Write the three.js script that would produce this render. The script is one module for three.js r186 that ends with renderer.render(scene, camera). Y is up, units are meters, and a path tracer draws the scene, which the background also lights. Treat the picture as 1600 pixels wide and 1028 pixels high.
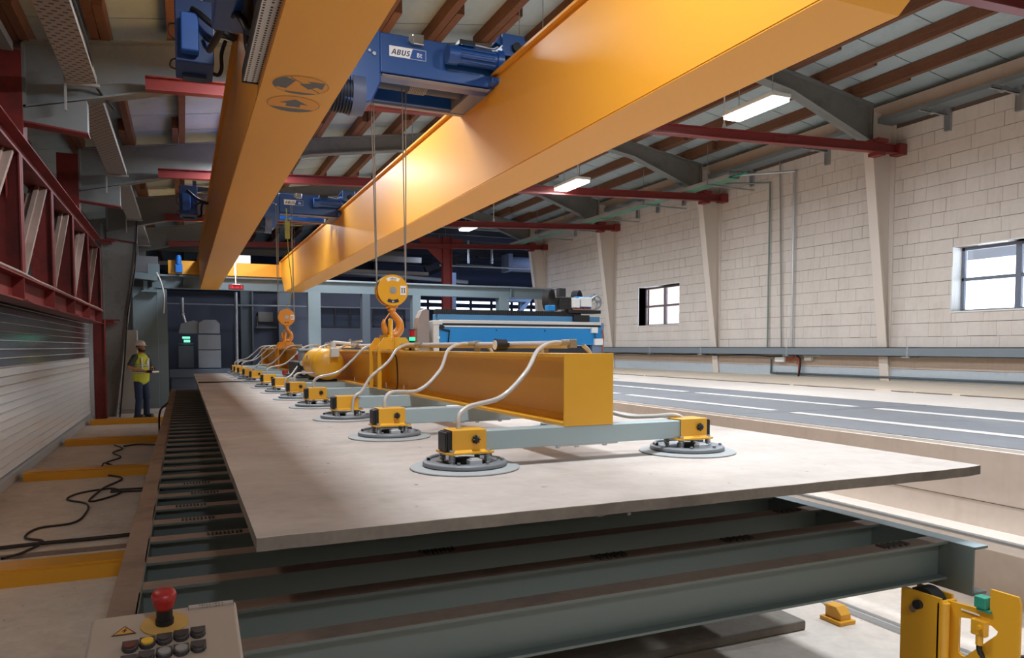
import * as THREE from 'three';
import { RoundedBoxGeometry } from 'three/addons/geometries/RoundedBoxGeometry.js';
import { mergeGeometries, toCreasedNormals } from 'three/addons/utils/BufferGeometryUtils.js';
import { MarchingCubes } from 'three/addons/objects/MarchingCubes.js';
import { RectAreaLightUniformsLib } from 'three/addons/lights/RectAreaLightUniformsLib.js';

// ---------------------------------------------------------------- camera, sky, exposure, lights
const scene = new THREE.Scene();
const renderer = new THREE.WebGLRenderer({ antialias: true });
renderer.toneMapping = THREE.LinearToneMapping;
renderer.toneMappingExposure = 2.12;
renderer.shadowMap.enabled = true;
RectAreaLightUniformsLib.init();
const EYE = 1.68;
const camera = new THREE.PerspectiveCamera(2 * Math.atan(600 / 1159) * 180 / Math.PI, 1600 / 1200, 0.05, 200);
camera.position.set(0, EYE, 0);
camera.rotation.order = 'YXZ';
camera.rotation.set(-Math.atan(58 / 1159), -23.88 * Math.PI / 180, 0);
camera.setViewOffset(1600, 1200, 0, 0, 1600, 1028);      // the photograph keeps the upper part of a 4:3 frame
scene.add(camera);
scene.background = new THREE.Color().setRGB(2.6, 2.9, 3.4);   // flat overcast daylight outside the windows

const LAMP_RIGHT_X = 7.78, LAMP_LEFT_X = 1.16, LAMP_Y = 5.17;
const LAMP_POWER = 70, LAMP_GLOW = 4;
const LAMP_COLOR = new THREE.Color().setRGB(.88, .97, 1.08);
const lampSpots = [];                                          // [x, y, z centre, length, label]
for (const [i, z] of [-14.38, -8.72, -2.85, 3.0, -20.62].entries()) {
  const which = ['beyond the nearer blue hoist', 'above the nearer hook block', 'above the front of the slab', 'behind the viewer', 'above the far end carriage'][i];
  lampSpots.push([LAMP_LEFT_X, LAMP_Y, z, `white strip lamp hidden above the left yellow girder, ${which}`]);
}
for (const [i, z] of [-20.62, -14.38, -8.72, -2.85].entries()) lampSpots.push([4.12, 4.82, z, `strip lamp hidden behind the right yellow girder, ${['farthest', 'third', 'second', 'nearest'][i]} of its row`]);
lampSpots.push([LAMP_RIGHT_X, LAMP_Y, -8.72, 'bright strip lamp hanging beside the first grey rafter on the right']);
lampSpots.push([LAMP_RIGHT_X, LAMP_Y, -14.38, 'bright strip lamp crossed by the second red tie beam']);
lampSpots.push([LAMP_RIGHT_X, LAMP_Y, -20.62, 'small bright strip lamp farthest down the roof on the right']);
lampSpots.push([LAMP_RIGHT_X, LAMP_Y, -2.85, 'strip lamp on the right roof outside the photograph']);

// ---------------------------------------------------------------- small tools
let seed = 12345;
const rnd = () => { seed |= 0; seed = seed + 0x6D2B79F5 | 0; let t = Math.imul(seed ^ seed >>> 15, 1 | seed); t = t + Math.imul(t ^ t >>> 7, 61 | t) ^ t; return ((t ^ t >>> 14) >>> 0) / 4294967296; };
const rr = (a, b) => a + (b - a) * rnd();
const used = {};
const numbered = (n) => { const k = used[n] = (used[n] ?? -1) + 1; return k ? `${n}_${String(k).padStart(3, '0')}` : n; };
const V = (x, y, z) => new THREE.Vector3(x, y, z);

function metreUV(g) {                                           // box-projected texture coordinates in metres
  const p = g.attributes.position, n = g.attributes.normal, uv = new Float32Array(p.count * 2);
  for (let i = 0; i < p.count; i++) {
    const ax = Math.abs(n.getX(i)), ay = Math.abs(n.getY(i)), az = Math.abs(n.getZ(i));
    let u, v;
    if (ay >= ax && ay >= az) { u = p.getX(i); v = p.getZ(i); } else if (ax >= az) { u = p.getZ(i); v = p.getY(i); } else { u = p.getX(i); v = p.getY(i); }
    uv[i * 2] = u; uv[i * 2 + 1] = v;
  }
  g.setAttribute('uv', new THREE.BufferAttribute(uv, 2));
  return g;
}
const flat = (g) => { const q = g.index ? g.toNonIndexed() : g; for (const k of Object.keys(q.attributes)) if (!['position', 'normal', 'uv'].includes(k)) q.deleteAttribute(k); if (!q.attributes.uv) q.setAttribute('uv', new THREE.BufferAttribute(new Float32Array(q.attributes.position.count * 2), 2)); q.morphAttributes = {}; return q; };
function merge(list, keepUV) {
  const a = (Array.isArray(list) ? list : [list]).map(flat);
  const g = a.length > 1 ? mergeGeometries(a) : a[0];
  return keepUV ? g : metreUV(g);
}
function obj(name, list, mat, parent, keepUV) {
  const m = new THREE.Mesh(merge(list, keepUV), mat);
  m.name = parent ? name : numbered(name); m.castShadow = m.receiveShadow = true;
  (parent ?? scene).add(m);
  return m;
}
function tag(o, label, category, group, kind) {
  Object.assign(o.userData, { label });
  if (category) o.userData.category = category;
  if (group) o.userData.group = group;
  if (kind) o.userData.kind = kind;
  return o;
}
function thing(name, label, category, group) { const o = new THREE.Group(); o.name = numbered(name); scene.add(o); return tag(o, label, category, group); }
function struct(name, list, mat, label) { const m = obj(name, list, mat); m.userData.kind = 'structure'; if (label) m.userData.label = label; return m; }
function structGroup(name, label) { const o = new THREE.Group(); o.name = name; scene.add(o); o.userData.kind = 'structure'; if (label) o.userData.label = label; return o; }

const B = (x0, x1, y0, y1, z0, z1) => new THREE.BoxGeometry(Math.abs(x1 - x0), Math.abs(y1 - y0), Math.abs(z1 - z0)).translate((x0 + x1) / 2, (y0 + y1) / 2, (z0 + z1) / 2);
const R = (x0, x1, y0, y1, z0, z1, r = 0.006, s = 1) => new RoundedBoxGeometry(Math.abs(x1 - x0), Math.abs(y1 - y0), Math.abs(z1 - z0), s, r).translate((x0 + x1) / 2, (y0 + y1) / 2, (z0 + z1) / 2);
function shapeOf(pts, holes) { holes ??= []; const s = new THREE.Shape(pts.map((p) => new THREE.Vector2(...p))); for (const h of holes) s.holes.push(new THREE.Path(h.map((p) => new THREE.Vector2(...p)))); return s; }
const ext = (s, d, bevel = 0, seg = 12) => new THREE.ExtrudeGeometry(s, { depth: d - 2 * bevel, bevelEnabled: bevel > 0, bevelSize: bevel, bevelThickness: bevel, bevelOffset: -bevel, bevelSegments: 1, curveSegments: seg }).translate(0, 0, bevel);
const EXxy = (pts, z0, z1, holes, b) => ext(pts instanceof THREE.Shape ? pts : shapeOf(pts, holes), z1 - z0, b).translate(0, 0, z0);          // outline in x,y
const EXzy = (pts, x0, x1, holes, b) => ext(pts instanceof THREE.Shape ? pts : shapeOf(pts, holes), x1 - x0, b).rotateY(-Math.PI / 2).translate(x1, 0, 0);  // outline in z,y
const EXxz = (pts, y0, y1, holes, b) => ext(pts instanceof THREE.Shape ? pts : shapeOf(pts.map(([x, z]) => [x, -z]), holes?.map((h) => h.map(([x, z]) => [x, -z]))), y1 - y0, b).rotateX(-Math.PI / 2).translate(0, y0, 0);
function bar(a, b, w, h, up = V(0, 1, 0)) {                      // box bar between two points
  const d = V(0, 0, 0).subVectors(b, a), len = d.length(); d.normalize();
  const side = V(0, 0, 0).crossVectors(up, d); if (side.lengthSq() < 1e-6) side.set(1, 0, 0); side.normalize();
  const u2 = V(0, 0, 0).crossVectors(d, side);
  return new THREE.BoxGeometry(w, h, len).applyMatrix4(new THREE.Matrix4().makeBasis(side, u2, d)).translate((a.x + b.x) / 2, (a.y + b.y) / 2, (a.z + b.z) / 2);
}
function rod(a, b, r, seg = 10) {
  const d = V(0, 0, 0).subVectors(b, a), len = d.length();
  return new THREE.CylinderGeometry(r, r, len, seg).applyQuaternion(new THREE.Quaternion().setFromUnitVectors(V(0, 1, 0), d.normalize())).translate((a.x + b.x) / 2, (a.y + b.y) / 2, (a.z + b.z) / 2);
}
const cyl = (axis, x, y, z, r, len, seg = 24, r2 = r) => { const g = new THREE.CylinderGeometry(r2, r, len, seg); if (axis === 'x') g.rotateZ(-Math.PI / 2); if (axis === 'z') g.rotateX(Math.PI / 2); return g.translate(x, y, z); };
const tube = (pts, r, n = 40, seg = 7) => new THREE.TubeGeometry(new THREE.CatmullRomCurve3(pts.map((p) => V(...p))), n, r, seg, false);
function vtube(pts, radii, n = 40, seg = 12) {                   // swept tube whose radius changes along the way
  const c = new THREE.CatmullRomCurve3(pts.map((p) => V(...p))), g = new THREE.TubeGeometry(c, n, 1, seg, false), P = g.attributes.position;
  for (let i = 0; i <= n; i++) {
    const ctr = c.getPointAt(i / n), t = c.getUtoTmapping(i / n) * (radii.length - 1), k = Math.min(radii.length - 2, Math.floor(t)), rad = radii[k] + (radii[k + 1] - radii[k]) * (t - k);
    for (let j = 0; j <= seg; j++) { const q = i * (seg + 1) + j; P.setXYZ(q, ctr.x + (P.getX(q) - ctr.x) * rad, ctr.y + (P.getY(q) - ctr.y) * rad, ctr.z + (P.getZ(q) - ctr.z) * rad); }
  }
  g.computeVertexNormals();
  return g;
}
const lathe = (pts, x, y, z, seg = 32) => new THREE.LatheGeometry(pts.map((p) => new THREE.Vector2(...p)), seg).translate(x, y, z);
function IX(x0, x1, yTop, z, h, bf, tf, tw) {                    // I-section lying along x
  return [B(x0, x1, yTop - tf, yTop, z - bf / 2, z + bf / 2), B(x0, x1, yTop - h, yTop - h + tf, z - bf / 2, z + bf / 2), B(x0, x1, yTop - h + tf, yTop - tf, z - tw / 2, z + tw / 2)];
}
function IZ(z0, z1, yTop, x, h, bf, tf, tw) {
  return [B(x - bf / 2, x + bf / 2, yTop - tf, yTop, z0, z1), B(x - bf / 2, x + bf / 2, yTop - h, yTop - h + tf, z0, z1), B(x - tw / 2, x + tw / 2, yTop - h + tf, yTop - tf, z0, z1)];
}

// ---------------------------------------------------------------- procedural textures
function lattice(n, s) { const a = new Float32Array(n * n); let q = s * 7919 + 17; for (let i = 0; i < n * n; i++) { q = (Math.imul(q, 1664525) + 1013904223) >>> 0; a[i] = q / 4294967296; } return a; }
function fbm(freqs, s) {                                        // tiling value noise, 0..1
  const L = freqs.map(([f], i) => [f, lattice(f, s + i)]), tot = freqs.reduce((t, [, w]) => t + w, 0);
  return (u, v) => {
    let r = 0;
    for (let k = 0; k < L.length; k++) {
      const [f, a] = L[k], x = u * f, y = v * f, xi = Math.floor(x), yi = Math.floor(y), fx = x - xi, fy = y - yi, sx = fx * fx * (3 - 2 * fx), sy = fy * fy * (3 - 2 * fy);
      const X0 = ((xi % f) + f) % f, X1 = (X0 + 1) % f, Y0 = ((yi % f) + f) % f, Y1 = (Y0 + 1) % f;
      r += freqs[k][1] * ((a[Y0 * f + X0] * (1 - sx) + a[Y0 * f + X1] * sx) * (1 - sy) + (a[Y1 * f + X0] * (1 - sx) + a[Y1 * f + X1] * sx) * sy);
    }
    return r / tot;
  };
}
function tex(n, fn, rx = 1, ry = rx, srgb = true) {
  const d = new Uint8Array(n * n * 4);
  for (let y = 0; y < n; y++) for (let x = 0; x < n; x++) { const c = fn(x / n, y / n), o = (y * n + x) * 4; for (let k = 0; k < 3; k++) d[o + k] = Math.max(0, Math.min(255, c[k])); d[o + 3] = 255; }
  const t = new THREE.DataTexture(d, n, n, THREE.RGBAFormat);
  t.wrapS = t.wrapT = THREE.RepeatWrapping; t.magFilter = THREE.LinearFilter; t.minFilter = THREE.LinearMipmapLinearFilter; t.generateMipmaps = true;
  if (srgb) t.colorSpace = THREE.SRGBColorSpace;
  t.repeat.set(rx, ry); t.needsUpdate = true;
  return t;
}
const mix = (a, b, t) => a.map((v, i) => v + (b[i] - v) * t);
const rgb = (h) => [(h >> 16) & 255, (h >> 8) & 255, h & 255];
const cl = (x) => Math.max(0, Math.min(1, x));
const nA = fbm([[4, 1], [9, .7], [21, .5], [60, .35]], 1), nB = fbm([[6, 1], [40, .6], [128, .5]], 5), nC = fbm([[3, 1], [7, .6], [15, .3]], 9), nF = fbm([[64, 1], [128, 1]], 21);
const stain = (base, dark, amp, thr = .55, s = 0) => (u, v) => { const t = cl((nA(u + s, v) - thr) * 4), f = (nB(u, v + s) - .5) * amp; return mix(base, dark, t * .6).map((c) => c + f); };
const M = (hex, roughness = .6, metalness = 0, o = {}) => new THREE.MeshStandardMaterial({ color: hex, roughness, metalness, ...o });
const P = (hex, roughness, metalness, o) => new THREE.MeshPhysicalMaterial({ color: hex, roughness, metalness, ...o });

const bumpFine = tex(256, (u, v) => { const k = nB(u, v) * 255; return [k, k, k]; }, .7, .7, false);
const tSlab = tex(1024, (u, v) => {
  const s = nC(u * 1, v * 3) , f = (nB(u, v) - .5) * 26, w = cl((nA(u, v) - .56) * 5);
  let c = mix([184, 173, 163], [158, 145, 134], w * .8).map((k) => k + f + (s - .5) * 34);
  const spot = nF(u, v); if (spot > .9) c = mix(c, [110, 92, 80], cl((spot - .9) * 12));
  return c;
}, .28, .28);
const tFloor = tex(1024, (u, v) => {
  const f = (nB(u, v) - .5) * 34, w = cl((nA(u, v) - .5) * 4), spot = nF(u, v);
  let c = mix([208, 196, 183], [180, 166, 152], w * .8).map((k) => k + f);
  if (spot > .88) c = mix(c, [96, 84, 74], cl((spot - .88) * 9));
  return c;
}, .3, .3);
const tPlinth = tex(512, (u, v) => { const f = (nB(u, v) - .5) * 18, st = cl((fStreak(u, v) - .5) * 3); return mix([222, 210, 198], [198, 183, 168], st * .6).map((c) => c + f); }, .25, .25);
function fStreak(u, v) { return nA(u * 3 % 1, v * .35); }
const tBlock = [0, 1].map((k) => tex(512, (u, v) => { const f = (nB(u, v + k * .3) - .5) * 14, st = cl((fStreak(u + k * .4, v) - .48) * 3); return mix([216, 207, 198], [199, 186, 175], st * .7).map((c) => c + f); }, .4, .4));
const tBed = tex(512, (u, v) => { const f = (nB(u, v) - .5) * 14, w = cl((nA(u, v) - .52) * 4); return mix([126, 128, 132], [142, 143, 146], w).map((c) => c + f); }, .3, .3);
const tDust = tex(512, (u, v) => { const f = (nB(u, v) - .5) * 20, w = cl((nA(u, v) - .5) * 5); return mix([138, 118, 104], [116, 100, 90], w).map((c) => c + f); }, .5, .5);
const tWood = tex(512, (u, v) => { const g = nA(u * 1, v * 12 % 1), f = (nB(u, v) - .5) * 16; return mix([134, 90, 64], [96, 62, 44], g).map((c) => c + f); }, 1, 1);
const tDeck = tex(512, (u, v) => { const f = (nB(u, v) - .5) * 10, w = cl((nA(u, v) - .5) * 3); return mix([176, 192, 196], [156, 172, 176], w).map((c) => c + f); }, .4, .4);
const tGrey = tex(512, stain([150, 150, 146], [118, 110, 102], 16, .5), .4, .4);
const tRed = tex(512, stain([128, 42, 36], [92, 34, 30], 14, .52), .6, .6);

const wallPaint = M(0xffffff, .8, 0, { map: tBlock[0] });
const m = {
  slab: M(0xffffff, .85, 0, { map: tSlab, bumpMap: bumpFine, bumpScale: .0015 }),
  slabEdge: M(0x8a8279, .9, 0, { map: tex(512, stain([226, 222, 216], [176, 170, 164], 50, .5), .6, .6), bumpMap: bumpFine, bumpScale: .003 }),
  floor: M(0xffffff, .88, 0, { map: tFloor, bumpMap: bumpFine, bumpScale: .001 }),
  plinth: M(0xffffff, .85, 0, { map: tPlinth }),
  bed: M(0xffffff, .5, 0, { map: tBed }),
  bedWhite: M(0xe6e4e0, .5),
  mortar: M(0x6a5c52, .95),
  blocks: [0, 0, 0, 0].map(() => wallPaint),
  paleBand: M(0xc6ced2, .7, 0, { map: tex(256, stain([235, 238, 240], [200, 200, 200], 16), .5) }),
  cream: M(0xdfd3c8, .75, 0, { map: tBlock[0] }),
  column: M(0xd8cdc2, .55),
  rafter: M(0x8b8d8c, .55, 0, { map: tex(512, stain([236, 236, 234], [190, 184, 176], 16, .5), .4) }),
  greyCol: M(0xffffff, .6, 0, { map: tGrey }),
  red: M(0xffffff, .55, 0, { map: tRed }),
  redTie: M(0x802f2c, .5),
  pinkish: M(0xb39a8e, .7, 0, { map: tex(256, stain([240, 236, 232], [206, 196, 188], 14), .6) }),
  wood: M(0xffffff, .8, 0, { map: tWood }),
  deck: M(0xffffff, .85, 0, { map: tDeck }),
  dark: M(0x2c2d30, .9),
  crane: P(0xe8a12a, .5, 0, { clearcoat: .14, clearcoatRoughness: .3 }),
  lifter: P(0xe3a628, .38, 0, { clearcoat: .3, clearcoatRoughness: .3 }),
  hookY: P(0xe6a51b, .35, 0, { clearcoat: .4, clearcoatRoughness: .25 }),
  hookO: P(0xd9861a, .4, 0, { clearcoat: .3, clearcoatRoughness: .3 }),
  hoist: P(0x0c468a, .4, 0, { clearcoat: .35, clearcoatRoughness: .3 }),
  hoistDark: M(0x101b33, .5),
  cncBlue: P(0x0f84c8, .4, 0, { clearcoat: .3, clearcoatRoughness: .3 }),
  crossbeam: M(0xa3b4b6, .42, .15),
  steel: M(0x646d68, .5, .1, { bumpMap: bumpFine, bumpScale: .0006 }),
  dusty: M(0xffffff, .9, 0, { map: tDust }),
  rubberGrey: M(0xa3a5a3, .75), ringGrey: M(0x83878a, .5, .3), rubber: M(0x191919, .7),
  zinc: M(0xb9bec2, .32, .8), chrome: M(0xd8dadc, .15, 1), alu: M(0xc4c8ca, .4, .6),
  hose: P(0xb9b2aa, .35, 0, { clearcoat: .4 }),
  hoseFar: M(0xa8a39c, .5),
  black: M(0x141416, .5), cable: M(0x2a221e, .6), white: M(0xe8e8e4, .5), offwhite: M(0xd5d2cc, .6),
  portal: M(0x6f7d82, .5), portalDark: M(0x4a535c, .6), partition: M(0x565b6c, .8), blueGrey: M(0x6d7f98, .6),
  barYellow: P(0xd99a1c, .45, 0, { clearcoat: .2 }), consoleGrey: M(0xa89686, .5), panelGlass: M(0x8a8f96, .14, .6), panelFrost: M(0xf2f0eb, .26, .12), ribWhite: M(0xcac8c4, .5),
  rope: M(0x8d8880, .5, .5), green: M(0x2f8f74, .5), tray: M(0xb4b2ae, .5, .3), greenTray: M(0x5d8f78, .5, .3),
};
function drawn(w, h, fn, o = {}) {                               // flat print on a canvas
  const c = document.createElement('canvas'); c.width = w; c.height = h; fn(c.getContext('2d'), w, h);
  const t = new THREE.CanvasTexture(c); t.colorSpace = THREE.SRGBColorSpace; t.magFilter = THREE.LinearFilter;
  return new THREE.MeshStandardMaterial({ map: t, roughness: .5, ...o });
}
// thin plate with the print on its whole front; faces +z before turning
function plate(w, h) { const g = new THREE.BoxGeometry(w, h, .003); return g; }
function decal(name, w, h, mat, parent, [x, y, z], [rx, ry, rz] = [0, 0, 0]) {
  const d = obj(name, plate(w, h), mat, parent, true); d.position.set(x, y, z); d.rotation.set(rx, ry, rz); return d;
}
const abusPrint = (ctx, w, h) => {
  ctx.fillStyle = '#1b4f9c'; ctx.fillRect(0, 0, w, h);
  ctx.fillStyle = '#eef0f2'; ctx.beginPath(); ctx.moveTo(0, 0); ctx.lineTo(w * .64, 0); ctx.lineTo(w * .55, h); ctx.lineTo(0, h); ctx.fill();
  ctx.strokeStyle = '#eef0f2'; ctx.lineWidth = h * .04; ctx.strokeRect(2, 2, w - 4, h - 4);
  ctx.fillStyle = '#16233f'; ctx.font = `italic bold ${h * .72}px sans-serif`; ctx.textBaseline = 'middle'; ctx.textAlign = 'left'; ctx.fillText('ABUS', w * .05, h * .54, w * .5);
  ctx.fillStyle = '#eef0f2'; ctx.font = `bold ${h * .6}px sans-serif`; ctx.fillText('8t', w * .74, h * .54);
};

// ================================================================ the setting
const HALL_BACK = 5, HALL_END = -25.6, FAR = -38, WALL_R = 12.5;
struct('floor', [B(-7.3, 4.82, -.3, 0, FAR, HALL_BACK + .3), B(4.82, 24, -.3, 0, FAR, HALL_END)], m.floor, 'dusty pale concrete floor');
struct('trim_1', [B(4.82, 12.9, -.3, 1.0, HALL_END, HALL_BACK + .3)], m.plinth, 'raised beige concrete platform along the block wall');
// steel-edged ledge on the platform's face and the crack-like joint above it
struct('trim_2', [B(4.52, 4.82, .43, .485, HALL_END, HALL_BACK)], m.plinth, 'dusty ledge along the face of the concrete platform');
struct('trim_3', [B(4.515, 4.56, .487, .5, HALL_END, HALL_BACK)], m.zinc, 'bright steel edge on the ledge');
struct('trim_4', [B(4.817, 4.823, .657, .661, HALL_END, HALL_BACK)], m.mortar, 'dark joint line in the platform face');
struct('trim_5', [B(9.9, 12.5, 1.0, 1.03, HALL_END, HALL_BACK)], M(0xf4eee2, .8, 0, { map: tPlinth }), 'yellowish screed strip along the foot of the block wall');
{ // ragged dark crack where the screed strip meets the platform
  const pts = []; for (let z = -25; z <= 4; z += .22) pts.push([9.9 + rr(-.03, .03), z]);
  const back = pts.map(([x, z]) => [x - rr(.012, .05), z]).reverse();
  struct('trim_6', [EXxz([...pts, ...back], 1.0, 1.012)], m.mortar, 'ragged crack beside the screed strip');
}
// ---- machine bed with white guide strips (countable plates are parts)
{
  const bed = thing('machine_bed', 'long dark grey machine bed with two white guide lines on the platform', 'machine bed');
  obj('bed_frame', [B(4.9, 7.72, 1.0, 1.008, -25, 3)], m.plinth, bed);
  for (let k = 0; k < 10; k++) {
    const z1 = 3.25 - 3 * k, z0 = Math.max(z1 - 3, -25);
    if (z1 - z0 < .3) continue;
    obj('bed_plate', [R(4.92, 7.7, 1.008, 1.022, z0 + .012, z1 - .012, .004)], m.bed, bed);
    obj('guide_strip', [R(5.5, 5.62, 1.022, 1.03, z0 + .14, z1 - .14, .003)], m.bedWhite, bed);
    obj('guide_strip', [R(6.66, 6.78, 1.022, 1.03, z0 + .14, z1 - .14, .003)], m.bedWhite, bed);
  }
  obj('edge_strip', [B(4.86, 4.885, 1.0, 1.02, -25, 3)], m.bedWhite, bed);
  obj('edge_strip', [B(7.735, 7.76, 1.0, 1.02, -25, 3)], m.bedWhite, bed);
}
// ---- right wall of painted blocks
const WIN = [[-8.94, -6.95, 2.29, 3.44], [-18.87, -16.87, 2.29, 3.44]];   // z0, z1, y0, y1
{
  const face = WALL_R + .016, parts = [];
  const zs = [HALL_END, ...WIN.flatMap((w) => [w[0], w[1]]).sort((a, b) => a - b), HALL_BACK + .3];
  for (let i = 0; i < zs.length - 1; i++) {
    const w = WIN.find((q) => Math.abs(q[0] - zs[i]) < 1e-6);
    if (w) parts.push(B(face, 12.88, 1, w[2], zs[i], zs[i + 1]), B(face, 12.88, w[3], 6.6, zs[i], zs[i + 1]));
    else parts.push(B(face, 12.88, 1, 6.6, zs[i], zs[i + 1]));
  }
  const wall = struct('wall_right', parts, m.mortar, 'wall of cream painted concrete blocks with thin dark joints');
  const cells = [], H = .2475;
  for (let row = 0; row < 18; row++) {
    const y0 = 1.62 + row * H, y1 = y0 + H; if (y1 > 5.98) break;
    let z = -5.2 - rr(0, .25);
    while (z > HALL_END + .3) {
      const w = rnd() < .42 ? .5 : .25, z0 = z - w;
      const hit = WIN.find((q) => z0 < q[1] - .001 && z > q[0] + .001 && y0 < q[3] - .001 && y1 > q[2] + .001);
      if (!hit) cells.push([z0, z, y0, y1]);
      else {                                                    // blocks are cut to fit round the openings
        const a = Math.max(z0, hit[0]), b = Math.min(z, hit[1]);
        if (z - hit[1] > .02) cells.push([hit[1], z, y0, y1]);
        if (hit[0] - z0 > .02) cells.push([z0, hit[0], y0, y1]);
        if (hit[2] - y0 > .02) cells.push([a, b, y0, hit[2]]);
        if (y1 - hit[3] > .02) cells.push([a, b, hit[3], y1]);
      }
      z = z0;
    }
  }
  const trimmed = cells;
  const geoFor = ([z0, z1, y0, y1]) => {
    const gap = rnd() < .7 ? .0014 : rr(.002, .0075), gy = rr(.0025, .0085), px = WALL_R + rr(-.002, .0015);
    return B(px, face + .002, y0 + gy, y1 - .0015, z0 + .0015, z1 - gap);
  };
  const inView = (c) => c[1] < -7.4;
  trimmed.sort((a, b) => (inView(b) - inView(a)) || (b[1] - a[1]));
  trimmed.slice(0, 296).forEach((c, i) => obj('block', [geoFor(c)], m.blocks[i * 7 % 4], wall));
  for (let k = 0; k < 2; k++) obj('block_field', trimmed.slice(296).filter((_, i) => i % 2 === k).map(geoFor), m.blocks[k], wall).userData.kind = 'stuff';
  // lower band: block courses under the grey rail, then a pale painted strip
  obj('lower_course', [B(12.497, face, 1.26, 1.61, HALL_END, HALL_BACK)], m.cream, wall);
  obj('pale_band', [B(12.492, face, 1.03, 1.255, HALL_END, HALL_BACK)], m.paleBand, wall);
  obj('wall_top', [B(12.497, face, 5.95, 6.5, HALL_END, HALL_BACK)], m.cream, wall);
  WIN.forEach(([z0, z1, y0, y1], i) => {
    const w = structGroup(`window_${i + 1}`, ['grey framed window near the right edge, bright with daylight', 'smaller looking four-pane window far down the block wall'][i]);
    obj('reveal', [B(12.5, 12.88, y0 - .02, y0, z0, z1), B(12.5, 12.88, y1, y1 + .02, z0, z1), B(12.5, 12.88, y0, y1, z0 - .02, z0), B(12.5, 12.88, y0, y1, z1, z1 + .02)], m.white, w);
    const fr = [], x0 = 12.74, x1 = 12.8, f = .055, n = i ? 2 : 2;
    fr.push(R(x0, x1, y0, y0 + f, z0, z1), R(x0, x1, y1 - f, y1, z0, z1), R(x0, x1, y0, y1, z0, z0 + f), R(x0, x1, y0, y1, z1 - f, z1));
    const zc = (z0 + z1) / 2, yc = y0 + (y1 - y0) * .51;
    fr.push(R(x0 - .01, x1, y0, y1, zc - .05, zc + .05)); fr.push(R(x0, x1, yc - .03, yc + .03, z0, z1));
    obj('window_frame', fr, M(i ? 0x75686a : 0x6f7684, .6), w);
    for (const [a, b] of [[z0 + f, zc - .05], [zc + .05, z1 - f]]) for (const [c, d] of [[y0 + f, yc - .03], [yc + .03, y1 - f]])
      obj('pane', [B(12.768, 12.772, c, d, a, b)], new THREE.MeshPhysicalMaterial({ color: 0xffffff, roughness: .05, transmission: 1, thickness: 0 }), w);
    obj('window_sill', [R(12.47, 12.76, y0 - .005, y0 + .02, z0, z1)], m.white, w);
  });
}
// ---- the other walls and the roof
struct('wall_left', [B(-7.6, -7.3, 0, 7, FAR, HALL_BACK + .3)], m.dark, 'dark wall of the next bay behind the red lattice');
struct('wall_back', [B(-7.6, 12.9, 0, 7.6, HALL_BACK, HALL_BACK + .3)], m.cream, 'plain wall behind the viewer');
struct('wall_inner', [B(12.5, 24, 0, 7.6, HALL_END - .3, HALL_END)], m.cream, 'end of the block wall beside the far hall');
struct('wall_outer', [B(24, 24.3, 0, 7.6, FAR, HALL_END)], m.dark, 'side wall of the far hall');
const RIDGE_X = 8.5, RIDGE_Y = 6.74, SLOPE = .155;
const roofY = (x) => RIDGE_Y - SLOPE * Math.abs(x - RIDGE_X);
{
  const ceil = structGroup('ceiling', 'pitched roof underside of pale boards on brown timber purlins');
  const th = Math.atan(SLOPE);
  for (let k = 0; k < 44; k++) {                                // deck boards run down the slope, one metre wide
    const z1 = HALL_BACK - k, z0 = z1 - 1;
    if (z0 < FAR - .5) break;
    const up = .2, xl = -7.5, xr = 12.95;
    const mk = (xa, xb) => EXxy([[xa, roofY(xa) + up], [xb, roofY(xb) + up], [xb, roofY(xb) + up + .12], [xa, roofY(xa) + up + .12]], z0 + .012, z1 - .012);
    obj('deck_board', [mk(xl, RIDGE_X)], m.deck, ceil);
    obj('deck_board', [z0 < HALL_END - .5 ? B(RIDGE_X, 24, 6.1, 6.2, z0 + .012, z1 - .012) : mk(RIDGE_X, xr)], m.deck, ceil);
  }
  obj('roof_cover', [EXxy([[-7.6, roofY(-7.6) + .3], [RIDGE_X, RIDGE_Y + .3], [24.3, roofY(24.3) + .3], [24.3, roofY(24.3) + .5], [RIDGE_X, RIDGE_Y + .5], [-7.6, roofY(-7.6) + .5]], FAR - .3, HALL_BACK + .3)], m.dark, ceil);
  const frames = [4.75, -.25, -5.25, -10.25, -15.25, -20.25, -25.25, -30.25, -35.25];
  for (let z = -26.6; z > FAR + .5; z -= 1.5) obj('purlin', [B(RIDGE_X, 24, 5.9, 6.1, z - .1, z + .1)], M(0x3a4152, .7), ceil);
  obj('gable', [B(RIDGE_X, 24, 6.1, 7.4, HALL_END - .7, HALL_END - .5)], m.dark, ceil);
  for (let i = 0; i < frames.length - 1; i++) for (let k = -15; k <= 4; k++) {
    if (i > 6 && k > 0) continue;
    const x = 8.2 + k * .82, y = roofY(x);
    const off = (i % 2 ? .055 : -.055), z1 = Math.min(frames[i] + 1.1, 4.95), z0 = frames[i + 1] - .2;
    obj('purlin', [bar(V(x + off, y + .1, z0), V(x + off, y + .1, z1), .1, .2)], m.wood, ceil);
  }
}
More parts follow.
